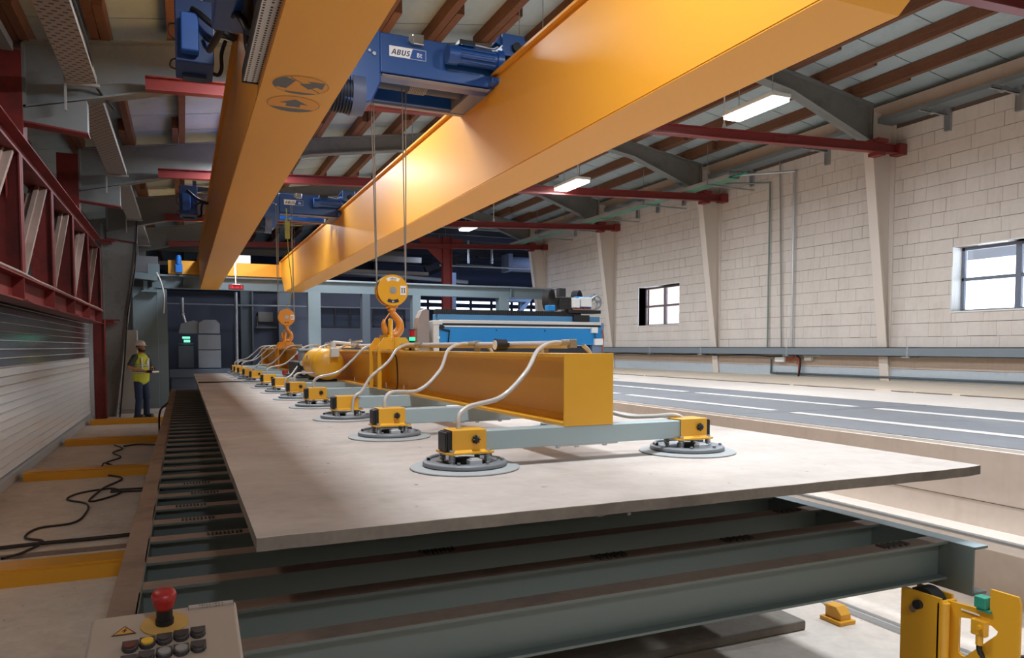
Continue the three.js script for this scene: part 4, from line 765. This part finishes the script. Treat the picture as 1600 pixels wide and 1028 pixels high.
  const hel = obj('helmet', [lathe([[0, .125], [.04, .12], [.08, .1], [.105, .06], [.113, .01], [.118, .0], [.11, -.004]], 0, 1.715, .0, 32).scale(1, 1, 1), EXxz((() => { const s = new THREE.Shape(); s.absellipse(0, -.06, .1, .1, 0, Math.PI * 2); return s; })(), 1.71, 1.718)], m.white, Pn);
  obj('helmet_ridge', [new THREE.TorusGeometry(.1, .012, 6, 20, Math.PI).rotateY(Math.PI / 2).translate(0, 1.735, 0)], m.white, hel);
  Pn.position.set(-.93, .0, -19.72); Pn.rotation.y = .82;
  const rc = thing('remote_control', 'black crane remote control with white front held at the waist by the man', 'remote control');
  obj('control_body', [R(-.12, .12, 1.07, 1.13, .28, .44, .012)], m.black, rc);
  obj('front_label', [R(-.1, .1, 1.075, 1.115, .436, .446, .003)], m.white, rc);
  for (const x of [-.07, 0, .07]) obj('joystick', [cyl('y', x, 1.15, .35, .008, .04, 8), new THREE.SphereGeometry(.013, 10, 8).translate(x, 1.175, .35)], m.black, rc);
  rc.position.copy(Pn.position); rc.rotation.y = Pn.rotation.y;
}
tag(obj('steel_cabinet', [R(-1.5, -1.06, .1, 2.1, -21.4, -20.95, .01), B(-1.48, -1.08, 0, .1, -21.38, -21.0), B(-1.29, -1.285, .12, 2.08, -20.952, -20.947)], M(0xa9a49c, .6)), 'tall pale grey steel cabinet standing behind the man', 'cabinet');

// ================================================================ blue gantry machine on the bed
{
  const G = thing('gantry_machine', 'blue portal machine bridging the bed with grey tool carriage on top', 'machine');
  const z0 = -14.35, z1 = -14.0;
  obj('bridge_beam', [R(4.52, 8.32, 1.72, 2.17, z0, z1, .012)], m.cncBlue, G);
  obj('upper_beam', [R(4.6, 8.3, 2.2, 2.33, z0 + .02, z1 - .03, .008)], M(0x4a82ac, .45), G);
  obj('guide_rail', [R(4.62, 8.3, 2.15, 2.215, z1 - .02, z1 + .03, .006)], m.offwhite, G);
  obj('guide_rail', [R(4.62, 8.22, 2.075, 2.105, z1, z1 + .03, .006)], m.white, G);
  obj('rail_shadow_gap', [B(4.6, 8.3, 2.105, 2.15, z1 - .01, z1 + .012)], m.black, G);
  const eg = []; for (let i = 0; i < 74; i++) eg.push(B(4.58 + i * .044, 4.615 + i * .044, 2.33, 2.43, z1 - .16, z1 - .03));
  obj('energy_chain', [B(4.56, 7.84, 2.335, 2.425, z1 - .15, z1 - .04), ...eg], m.black, G);
  obj('left_upright', [R(4.5, 4.62, 1.0, 2.2, z0, z1 + .02, .01), R(4.48, 4.68, 2.12, 2.2, z1 - .02, z1 + .05, .006), R(4.4, 4.62, 1.0, 1.6, z0, z1, .01)], m.offwhite, G);
  obj('side_cover', [EXxy([[4.2, 1.0], [4.2, 2.05], [4.23, 2.25], [4.3, 2.39], [4.38, 2.43], [4.44, 2.4], [4.44, 1.0]], z0, z1 - .06)], M(0x94877f, .6), G);
  obj('right_upright', [R(8.1, 8.34, 1.02, 1.75, z0, z1, .01), R(8.26, 8.4, 1.02, 2.2, z0 + .05, z1 - .02, .01)], m.blueGrey, G);
  obj('junction_box', [R(8.05, 8.2, 1.98, 2.1, z1, z1 + .07, .006), R(8.12, 8.32, 1.72, 1.86, z1, z1 + .08, .008), R(4.56, 4.63, 1.84, 1.89, z1, z1 + .04, .005)], m.white, G);
  obj('machine_cable', [tube([[4.72, 2.07, z1 + .03], [4.66, 2.1, z1 + .03], [4.64, 2.06, z1 + .03], [4.72, 2.02, z1 + .03], [4.84, 2.0, z1 + .02]], .02, 30, 8), tube([[4.83, 1.98, z1 + .03], [4.82, 1.85, z1 + .02], [4.79, 1.66, z1 + .02]], .012, 24, 6), tube([[8.15, 2.0, z1 + .04], [8.13, 1.9, z1 + .06], [8.2, 1.82, z1 + .06]], .01, 20, 6)], m.black, G);
  obj('service_cable', [tube([[8.32, 2.05, z1 + .03], [8.36, 1.9, z1 + .04], [8.33, 1.7, z1 + .04], [8.36, 1.3, z1 + .03]], .012, 24, 6)], M(0xb5552e, .5), G);
  obj('bolt', [cyl('z', 5.85, 2.02, z1, .014, .02, 10), cyl('z', 6.95, 2.02, z1, .014, .02, 10)], m.black, G);
  obj('lower_frame', [R(4.7, 8.1, 1.55, 1.7, z0 + .05, z1 - .1, .01)], M(0x2a2c33, .6), G);
  // tool carriage
  const c = obj('tool_carriage', [R(7.5, 8.3, 2.4, 2.47, z0 + .02, z1 + .02, .008), R(7.62, 8.0, 2.22, 2.36, z1 - .02, z1 + .06, .01)], m.black, G);
  obj('tool_plate', [R(7.62, 8.12, 2.47, 2.49, z1 - .1, z1 + .04, .004)], M(0xb5714a, .5), c);
  const belt = (x, s) => { const sh = new THREE.Shape(); sh.absellipse(0, 0, .1 * s, .21 * s, 0, Math.PI * 2); const h = new THREE.Path(); h.absellipse(0, 0, .075 * s, .18 * s, 0, Math.PI * 2); sh.holes.push(h); return ext(sh, .2, .004, 24).rotateY(.25).translate(x, 2.68, z1 - .3); };
  obj('cable_loop', [belt(7.12, 1.1), cyl('z', 7.24, 2.5, z1 - .15, .06, .2, 16)], m.black, c);
  obj('cable_loop', [belt(7.82, .9).translate(0, .04, -.05)], m.black, c);
  obj('motor_block', [R(7.32, 7.62, 2.48, 2.74, z1 - .25, z1 - .02, .01), ...Array.from({ length: 7 }, (_, i) => R(7.31, 7.66, 2.5 + i * .036, 2.518 + i * .036, z1 - .27, z1 + .0, .004)), R(7.37, 7.53, 2.7, 2.94, z1 - .3, z1 - .15, .01)], M(0x2b2826, .5), c);
  obj('blue_housing', R(7.74, 8.1, 2.44, 2.76, z1 - .2, z1 - .05, .01), m.cncBlue, c); obj('loop_foot', R(7.05, 7.22, 2.44, 2.56, z1 - .2, z1 - .04, .01), m.cncBlue, c);
  obj('cover_box', [R(7.58, 7.76, 2.52, 2.72, z1 - .1, z1 + .05, .006), R(7.8, 8.06, 2.54, 2.74, z1 - .08, z1 + .04, .006)], m.white, c);
  obj('spindle_hose', [tube([[8.06, 2.7, z1], [8.2, 2.78, z1], [8.3, 2.7, z1], [8.28, 2.55, z1], [8.12, 2.48, z1]], .018, 30, 8), tube([[8.04, 2.62, z1], [8.15, 2.7, z1], [8.22, 2.6, z1], [8.16, 2.5, z1]], .012, 30, 8), cyl('y', 8.16, 2.76, z1 - .08, .05, .14, 14), cyl('z', 8.24, 2.66, z1 - .02, .03, .1, 12)], M(0x8b8f92, .4, .4), c);
  obj('loose_wires', Array.from({ length: 6 }, (_, i) => tube([[7.7 + i * .05, 2.54, z1 + .02], [7.72 + i * .045, 2.5, z1 + .05], [7.76 + i * .04, 2.48, z1 + .03]], .006, 10, 5)), M(0x7d3030, .5), c);
}
// ================================================================ services on the right wall
{
  const rail = thing('wall_rail', 'long blue-grey steel channel running along the block wall at eye height', 'rail');
  obj('rail_body', [B(12.24, 12.255, 1.5, 1.675, HALL_END, 4.5), B(12.24, 12.31, 1.66, 1.675, HALL_END, 4.5), B(12.24, 12.3, 1.5, 1.512, HALL_END, 4.5)], M(0x7b858c, .5, .2), rail);
  for (const z of [-6.6, -9.6, -12.6, -15.6, -17.9]) obj('rail_bracket', [R(12.236, 12.5, 1.49, 1.68, z - .02, z + .02, .004), B(12.24, 12.5, 1.475, 1.5, z - .12, z + .05)], m.zinc, rail);
}
const pipe = (name, label, pts, r, mat, cat = 'pipe') => { const g = []; for (let i = 0; i < pts.length - 1; i++) { g.push(rod(V(...pts[i]), V(...pts[i + 1]), r, 12)); if (i) g.push(new THREE.SphereGeometry(r * 1.35, 12, 8).translate(...pts[i])); } return tag(obj(name, g, mat), label, cat); };
pipe('wall_pipe', 'bright metal pipe dropping down the wall to above the junction box, rightmost of three', [[11.5, 5.62, -13.9], [12.44, 5.56, -12.66], [12.44, 1.68, -12.66]], .026, m.alu);
pipe('wall_pipe', 'thin twin pipe down the block wall, middle of three', [[12.45, 5.85, -13.12], [12.45, 1.68, -12.98]], .018, m.greyCol);
pipe('wall_pipe', 'thin green-grey pipe bending off the wall, leftmost of three', [[11.5, 5.5, -14.2], [12.45, 5.46, -13.42], [12.45, 1.68, -13.42]], .02, M(0x7e8c86, .4, .3));
pipe('wall_pipe', 'dark pipe running low along the wall over the pale band', [[12.46, 1.4, -13.3], [12.46, 1.09, -13.3], [12.44, 1.09, -13.1], [12.44, 1.12, 4]], .02, M(0x59646a, .4, .3));
tag(obj('junction_box', [R(12.38, 12.49, 1.33, 1.47, -13.12, -12.82, .03), cyl('z', 12.44, 1.4, -12.8, .02, .06, 10)], m.white), 'rounded white junction box under the wall rail', 'junction box');
tag(obj('junction_box', [R(12.4, 12.49, 1.38, 1.47, -12.25, -12.05, .01), R(12.42, 12.49, 1.47, 1.5, -12.3, -11.85, .004)], m.offwhite), 'small square box under the wall rail right of the orange cables', 'junction box');
tag(obj('power_cable', [tube([[12.42, 1.4, -12.8], [12.41, 1.42, -12.6], [12.41, 1.5, -12.5], [12.41, 1.44, -12.42], [12.41, 1.25, -12.4], [12.42, 1.03, -12.42]], .018, 40, 8), tube([[12.42, 1.37, -12.8], [12.41, 1.37, -12.62], [12.41, 1.45, -12.46], [12.41, 1.3, -12.46]], .016, 40, 8)], M(0xa8593a, .5)), 'orange cables looping beside the junction box', 'cable');
tag(obj('power_cable', [tube([[12.4, 1.5, -12.46], [12.395, 1.42, -12.36], [12.395, 1.25, -12.35], [12.4, 1.03, -12.4]], .02, 30, 8), tube(Array.from({ length: 14 }, (_, i) => [12.38, 1.485 + (i % 3 ? 0 : -.015) - (i % 4 ? 0 : .01), -20 + i * .57]), .014, 90, 6)], m.black), 'black cables sagging beneath the wall rail', 'cable');
{ // conduit brackets under the eaves
  const mk = (i) => { const t = thing('wall_bracket', `galvanised angle bracket on the block wall under the eaves, ${['rightmost', 'second from right', 'third from right, above the pipes', 'fourth from right', 'fifth from right', 'sixth from right', 'seventh from right', 'last, above the blue machine'][i]}`, 'bracket', 'galvanised brackets under the eaves'); obj('upright', [B(12.44, 12.5, -.3, .12, -.05, .05), B(12.43, 12.445, -.3, .12, -.055, -.045)], m.zinc, t); obj('arm', [B(11.75, 12.46, -.03, .03, .0, .012), B(11.75, 12.46, -.03, -.02, -.04, .012), B(12.0, 12.1, -.05, .03, -.05, .05)], m.zinc, t); return t; };
  [-7.85, -9.08, -11.77, -14.03, -16.66, -17.87, -18.89, -22.72].forEach((z, i) => { mk(i).position.set(0, 5.8, z); });
}
{ // cable tray rising along the wall
  const t = thing('cable_tray', 'long narrow green-tinted cable tray hung along the block wall at the right', 'cable tray');
  obj('tray_bottom', [B(11.15, 11.45, 5.43, 5.435, -25.4, -13.3)], m.greenTray, t);
  obj('side_rail', [B(11.45, 11.455, 5.43, 5.52, -25.4, -13.3)], m.tray, t); obj('side_rail', [B(11.145, 11.15, 5.43, 5.52, -25.4, -13.3)], m.tray, t);
  obj('tray_cables', [tube([[11.25, 5.46, -25.3], [11.27, 5.46, -19], [11.24, 5.46, -13.4], [11.4, 5.5, -13.0]], .025, 60, 8), tube([[11.35, 5.46, -25.3], [11.33, 5.46, -18], [11.36, 5.46, -13.5]], .025, 60, 8)], m.green, t);
  for (const z of [-14, -16.6, -18.9, -21, -23]) obj('tray_arm', [B(11.1, 12.5, 5.39, 5.42, z - .02, z + .02), rod(V(11.12, 5.4, z), V(11.12, 6.3, z), .008)], m.zinc, t);
}
// ================================================================ far end: crane runway, partition, far hall
{
  const rw = thing('crane_runway', 'pale grey steel runway beam across the far end on steel posts', 'runway beam');
  obj('beam', IX(-.75, 11.7, 3.65, -22.81, .35, .3, .022, .014), m.portal, rw);
  obj('running_rail', [B(-.6, 11.6, 3.65, 3.69, -22.84, -22.78)], m.zinc, rw);
  for (const x of [.05, 10.0, 5.9]) obj('stiffener', [B(x - .01, x + .01, 3.32, 3.63, -22.95, -22.66)], m.portal, rw);
  const post = (x, w, mat, y1 = 3.3) => obj('post', [B(x - w / 2, x - w / 2 + .02, 0, y1, -22.96, -22.66), B(x + w / 2 - .02, x + w / 2, 0, y1, -22.96, -22.66), B(x - w / 2 + .02, x + w / 2 - .02, 0, y1, -22.82, -22.8), B(x - w / 2 + .02, x + w / 2 - .02, 0, y1, -22.68, -22.66)], mat, rw);
  post(3.6, .36, m.portal); post(5.15, .24, m.portalDark); post(6.75, .26, m.portal); post(9.75, .36, m.portal);
  obj('end_post', [B(-1.22, -.62, 0, 3.3, -22.5, -22.48), B(-1.22, -1.2, 0, 3.3, -22.9, -22.5), B(-.64, -.62, 0, 3.3, -22.9, -22.5), B(-.62, -.38, 0, 3.3, -22.72, -22.7)], m.portal, rw);
  obj('end_bracket', [EXxy([[-1.35, 3.68], [-.9, 3.66], [-.6, 3.58], [-.6, 3.46], [-1.3, 3.52], [-1.35, 3.4]], -22.5, -22.2), R(-.85, -.55, 3.6, 3.95, -22.75, -22.6, .01), B(-.95, -.85, 3.2, 3.46, -22.45, -22.38), B(-1.0, -.6, 3.16, 3.2, -22.48, -22.3)], m.portal, rw);
  obj('supply_cable', [tube([[-.62, 3.7, -22.4], [-.52, 3.45, -22.35], [-.45, 3.1, -22.35], [-.45, 2.85, -22.4], [-.47, 2.6, -22.45]], .02, 30, 8)], m.offwhite, rw);
  struct('partition', [B(-7.3, -1.25, 0, 6.5, -24.3, -24.1), B(-1.25, -.6, 0, 4.2, -23.3, -23.1)], M(0x76767a, .7), 'dim grey wall behind the man');
}
{ // partition of the room behind, with a dark window band
  const w = struct('wall_far', [B(3.2, 4.45, 0, 3.6, -27.2, -27), B(4.45, 6.1, 0, 2.38, -27.2, -27), B(4.45, 6.1, 3.12, 3.6, -27.2, -27), B(6.1, 6.35, 0, 3.6, -27.2, -27), B(6.35, 7.6, 0, 2.4, -27.2, -27), B(6.35, 7.6, 3.12, 3.6, -27.2, -27), B(7.6, 8.0, 0, 3.6, -27.2, -27), B(1.9, 3.2, 0, 3.6, -27.6, -27.4), B(-.6, 1.9, 0, 3.6, -28.2, -28), B(-.7, -.5, 0, 3.6, -28, -24.3)], m.partition, 'dim purplish partition wall at the far end');
  const win = structGroup('window_3', 'dark window band in the far partition');
  obj('window_frame', [4.45, 4.98, 5.52, 6.05].map((x) => B(x, x + .05, 2.38, 3.12, -27.08, -26.97)).concat([B(4.45, 6.1, 2.38, 2.43, -27.08, -26.95), B(4.45, 6.1, 2.86, 2.89, -27.06, -26.98), B(4.45, 6.1, 3.07, 3.12, -27.08, -26.97), bar(V(4.55, 2.8, -27.1), V(5.0, 2.44, -27.1), .03, .03), bar(V(5.75, 2.44, -27.1), V(6.08, 2.84, -27.1), .03, .03)]), M(0x24242c, .6), win);
  obj('window_frame', [6.35, 6.9, 7.55].map((x) => B(x, x + .05, 2.4, 3.12, -27.08, -26.97)).concat([B(6.35, 7.6, 2.4, 2.45, -27.08, -26.97), B(6.35, 7.6, 2.86, 2.89, -27.06, -26.98)]), M(0x24242c, .6), win);
  for (const [a, b] of [[4.5, 4.98], [5.03, 5.52], [5.57, 6.05], [6.4, 6.9], [6.95, 7.55]]) obj('pane', [B(a, b, 2.43, 2.86, -27.04, -27.03)], M(0x4c5568, .12, .3), win), obj('pane', [B(a, b, 2.89, 3.07, -27.04, -27.03)], M(0x3d4252, .12, .3), win);
}
tag(obj('duct_unit', [EXxy([[.45, 2.1], [.45, 2.42], [.6, 2.52], [.95, 2.52], [1.06, 2.4], [1.06, 2.1]], -25.6, -25.0), R(.42, 1.08, 1.6, 2.06, -25.6, -25.0, .015), R(.42, 1.08, 1.02, 1.58, -25.6, -25.0, .015), EXxy([[-.12, 2.1], [-.05, 2.4], [.3, 2.5], [.43, 2.48], [.43, 2.1]], -25.5, -25.1)], M(0x8f96a0, .45, .3)), 'grey boxy ventilation unit with slanted duct at the far left end', 'ventilation unit');
tag(obj('filter_machine', [R(-.15, .3, 1.02, 1.72, -25.6, -25.1, .02), R(-.15, .3, 1.74, 1.8, -25.6, -25.1, .02), R(-.4, 3.4, .75, 1.0, -25.8, -24.7, .02), B(-.35, 3.3, 0, .75, -25.7, -24.9)], M(0x56606e, .6)), 'dark blue-grey machine and long base below the ventilation unit', 'machine');
tag(obj('work_light', [R(-.02, .2, 1.93, 2.0, -25.05, -25.0, .005), R(.02, .2, 1.82, 1.9, -25.05, -25.0, .005)], new THREE.MeshStandardMaterial({ color: 0x9fe8d0, emissive: 0x7fffd8, emissiveIntensity: .45 })), 'small greenish lit lamp beside the ventilation unit', 'lamp');
pipe('vertical_duct', 'silver vertical pipe right of the ventilation unit', [[1.55, 3.4, -25], [1.55, 1.01, -25]], .05, m.zinc);
pipe('vertical_duct', 'short silver pipe dropping into the slanted duct', [[.0, 3.2, -25.2], [.0, 2.7, -25.2], [.08, 2.4, -25.2]], .05, m.zinc);
pipe('far_pipe', 'long thin pipe crossing the dark far end under the runway', [[-.48, 3.05, -26], [8.0, 3.05, -26]], .03, M(0x6d7178, .5));
tag(obj('far_column', [B(1.75, 1.8, 0, 3.6, -26.3, -26), B(2.1, 2.15, 0, 3.6, -26.3, -26), B(1.8, 2.1, 0, 3.6, -26.16, -26.14), B(2.95, 3.35, 0, 3.6, -26.2, -26)], m.portalDark), 'dark steel column pair at the far end behind the orange hook', 'column');
tag(obj('wall_cabinet', [R(2.4, 2.9, 2.55, 2.9, -27.4, -27.2, .01), B(2.6, 2.8, 2.62, 2.82, -27.2, -27.19), B(2.3, 3.0, 2.33, 2.38, -27.4, -27.1), B(2.36, 2.4, 2.38, 2.75, -27.4, -27.3)], M(0x77736f, .5)), 'small lit box on a shelf in the dark far room', 'box');
const farDark = M(0x2b2e38, .7), farGrey = M(0x6b6863, .7);
// far hall: ribbon windows, beams, pipes
{
  const rows = [[3.66, 3.78], [4.0, 4.13]], X0 = 9.4, X1 = 23.8, ys = [0, 3.66, 3.78, 4.0, 4.13, 4.36, 4.5, 7.6];
  const parts = []; for (let i = 0; i < ys.length - 1; i += 2) parts.push(B(-7.3, 24, ys[i], ys[i + 1], FAR + .3, FAR + .6));
  for (const [a, b] of [[3.66, 3.78], [4.0, 4.13], [4.36, 4.5]]) parts.push(B(-7.3, X0, a, b, FAR + .3, FAR + .6), B(X1, 24, a, b, FAR + .3, FAR + .6));
  struct('wall_end', parts, M(0x3d4866, .8), 'blue-grey end wall of the far hall with narrow ribbon windows');
  for (const [i, [a, b]] of [[0, [3.66, 3.78]], [1, [4.0, 4.13]], [2, [4.36, 4.5]]]) {
    const w = structGroup(`window_${i + 4}`, `narrow bright ribbon window in the far hall, ${['lowest', 'middle', 'uppermost'][i]} row`);
    for (let x = X0; x < X1 - .1; x += 1.2) { obj('pane', [B(x + .05, Math.min(x + 1.15, X1), a, b, FAR + .44, FAR + .45)], new THREE.MeshPhysicalMaterial({ color: 0xffffff, roughness: .1, transmission: 1, thickness: 0 }), w); obj('window_frame', [B(x - .06, x + .06, a, b, FAR + .38, FAR + .5)], m.dark, w); }
  }
  [[5.0, 5.9, 0x4a587c], [5.95, 6.02, 0xaeb6c2]].forEach(([a, b, c], i) => struct(`trim_${i + 9}`, [B(8.8, 23.8, a, b, FAR + .9, FAR + 1.1)], M(c, .6), ['blue-grey cladding strip across the far hall', 'pale beam edge across the far hall'][i]));
  pipe('far_pipe', 'pale long pipe crossing the far hall beside the dark red column', [[4, 4.75, -30], [11.2, 4.45, -30]], .08, M(0xa7a9ac, .4));
  pipe('far_pipe', 'bright thin pipe across the far hall under its roof', [[9.6, 5.0, -29], [16, 5.05, -29]], .035, m.zinc);
  pipe('far_pipe', 'upright bright pipe hanging in the far hall', [[11.7, 5.85, -28.5], [11.7, 5.1, -28.5]], .05, m.zinc);
  pipe('far_pipe', 'short upright pipe left of the pale wall column in the far hall', [[10.3, 5.85, -27.5], [10.3, 4.95, -27.5]], .045, m.zinc);
  [[bar(V(9.3, 4.9, -30), V(12.0, 5.85, -30), .25, .25), 'dark beam sloping up from the red column under the far hall roof'], [bar(V(12, 5.75, -31), V(19, 5.75, -31), .2, .2), 'level dark beam close under the far hall roof'], [bar(V(9, 5.5, -33), V(19, 5.3, -33), .2, .16), 'long dark beam falling slightly to the right in the far hall'], [bar(V(9.3, 4.6, -32), V(11.5, 5.6, -32), .2, .2), 'short dark strut sloping up low beside the red column in the far hall']].forEach(([g, l]) => tag(obj('roof_beam', g, farDark), l, 'beam'));
  tag(obj('far_tank', [cyl('x', 15.3, 5.3, -29.9, .32, 4.4, 24), B(12.9, 13.1, 4.95, 5.7, -30.3, -29.5)], M(0x7b88a4, .5)), 'pale blue round duct high in the far hall', 'duct');
  const hp = thing('hopper', 'pale blue hopper with struts and posts seen under the runway beam in the far hall', 'hopper');
  obj('bin', R(12.9, 14.3, 3.7, 4.4, -31, -30.6, .03), m.blueGrey, hp); obj('strut', bar(V(13.3, 2.4, -30.8), V(14.6, 4.0, -30.8), .2, .2), m.blueGrey, hp); obj('leg', B(13.0, 13.2, 0, 3.72, -30.95, -30.75), m.blueGrey, hp); obj('leg', B(14.0, 14.2, 0, 3.72, -30.95, -30.75), m.blueGrey, hp);
  tag(obj('steel_column', [B(10.1, 10.4, 0, 4.4, -30.2, -29.9)], m.blueGrey), 'blue-grey column in the far hall right of the dark red column', 'column');
  tag(obj('steel_column', [B(9.4, 9.9, 0, 4.6, -28, -27.8)], m.blueGrey), 'broad blue-grey column directly behind the dark red column', 'column');
}
[[-7, 4.85, 5.05, -27.3, 'upper'], [-7, 4.3, 4.42, -26.4, 'slim middle'], [-7, 5.3, 5.5, -29.3, 'topmost'], [-7, 3.62, 3.75, -27.1, 'lowest'], [-.98, 4.6, 4.75, -31.1, 'farthest']].forEach(([x, a, b, z, w]) => tag(obj('cross_beam', [B(x, 8.3, a, b, z - .1, z + .1)], farGrey), `${w} grey beam crossing above the far partition`, 'beam'));

// ================================================================ lamps: a glowing diffuser and an area light just under it
lampSpots.push([-1.5, 4.4, -4.4, 'dim warm strip lamp over the left aisle outside the photograph', .07, 1]);
lampSpots.push([16, 5.75, -29, 'cool strip lamp in the far hall hidden behind the end of the block wall', 2.4], [20, 5.75, -31.5, 'cool strip lamp deepest in the far hall', 2.4], [3.25, 4.0, -24.45, 'dim cool strip lamp over the far room hidden by the crane', .2], [8.9, 5.5, -26.5, 'cool strip lamp just behind the dark red column', .45]);
for (const [x, y, z, label, far, warm] of lampSpots) {
  const t = thing('strip_lamp', label, 'lamp');
  const near = label.startsWith('large');
  t.position.set(x, y, z);
  const glow = new THREE.MeshStandardMaterial({ color: 0xffffff, emissive: 0xffffff, emissiveIntensity: LAMP_GLOW });
  obj('housing', [R(-.17, .17, .03, .09, -.54, .54, .01)], m.white, t);
  obj('diffuser', [R(-.155, .155, -.02, .03, -.52, .52, .01)], glow, t);
  obj('suspension', [rod(V(0, .09, -.35), V(0, (far && x > 9 ? 6.1 : roofY(x) + .2) - y - .002, -.35), .006), rod(V(0, .09, .35), V(0, (far && x > 9 ? 6.1 : roofY(x) + .2) - y - .002, .35), .006)], m.zinc, t);
  const l = new THREE.RectAreaLight(warm ? new THREE.Color().setRGB(1.15, .8, .55) : far === .2 ? new THREE.Color().setRGB(.85, .95, 1.1) : far ? new THREE.Color().setRGB(.62, .8, 1.2) : LAMP_COLOR, LAMP_POWER * (far ?? 1), .3, 1.02);
  l.position.set(0, -.03, 0); l.rotation.x = -Math.PI / 2; l.castShadow = true; t.add(l);
}

// ---------------------------------------------------------------- set every thing's origin at its base, then draw
scene.updateMatrixWorld(true);
for (const o of scene.children) {
  if (o.isCamera || !o.userData.label || o.userData.kind === 'structure' || o.position.lengthSq() > 0) continue;
  const b = new THREE.Box3().setFromObject(o), c = b.getCenter(V(0, 0, 0)); c.y = b.min.y;
  if (o.isMesh) o.geometry.translate(-c.x, -c.y, -c.z); else for (const k of o.children) k.position.sub(c);
  if (o.isMesh) for (const k of o.children) k.position.sub(c);
  o.position.copy(c);
}
renderer.render(scene, camera);
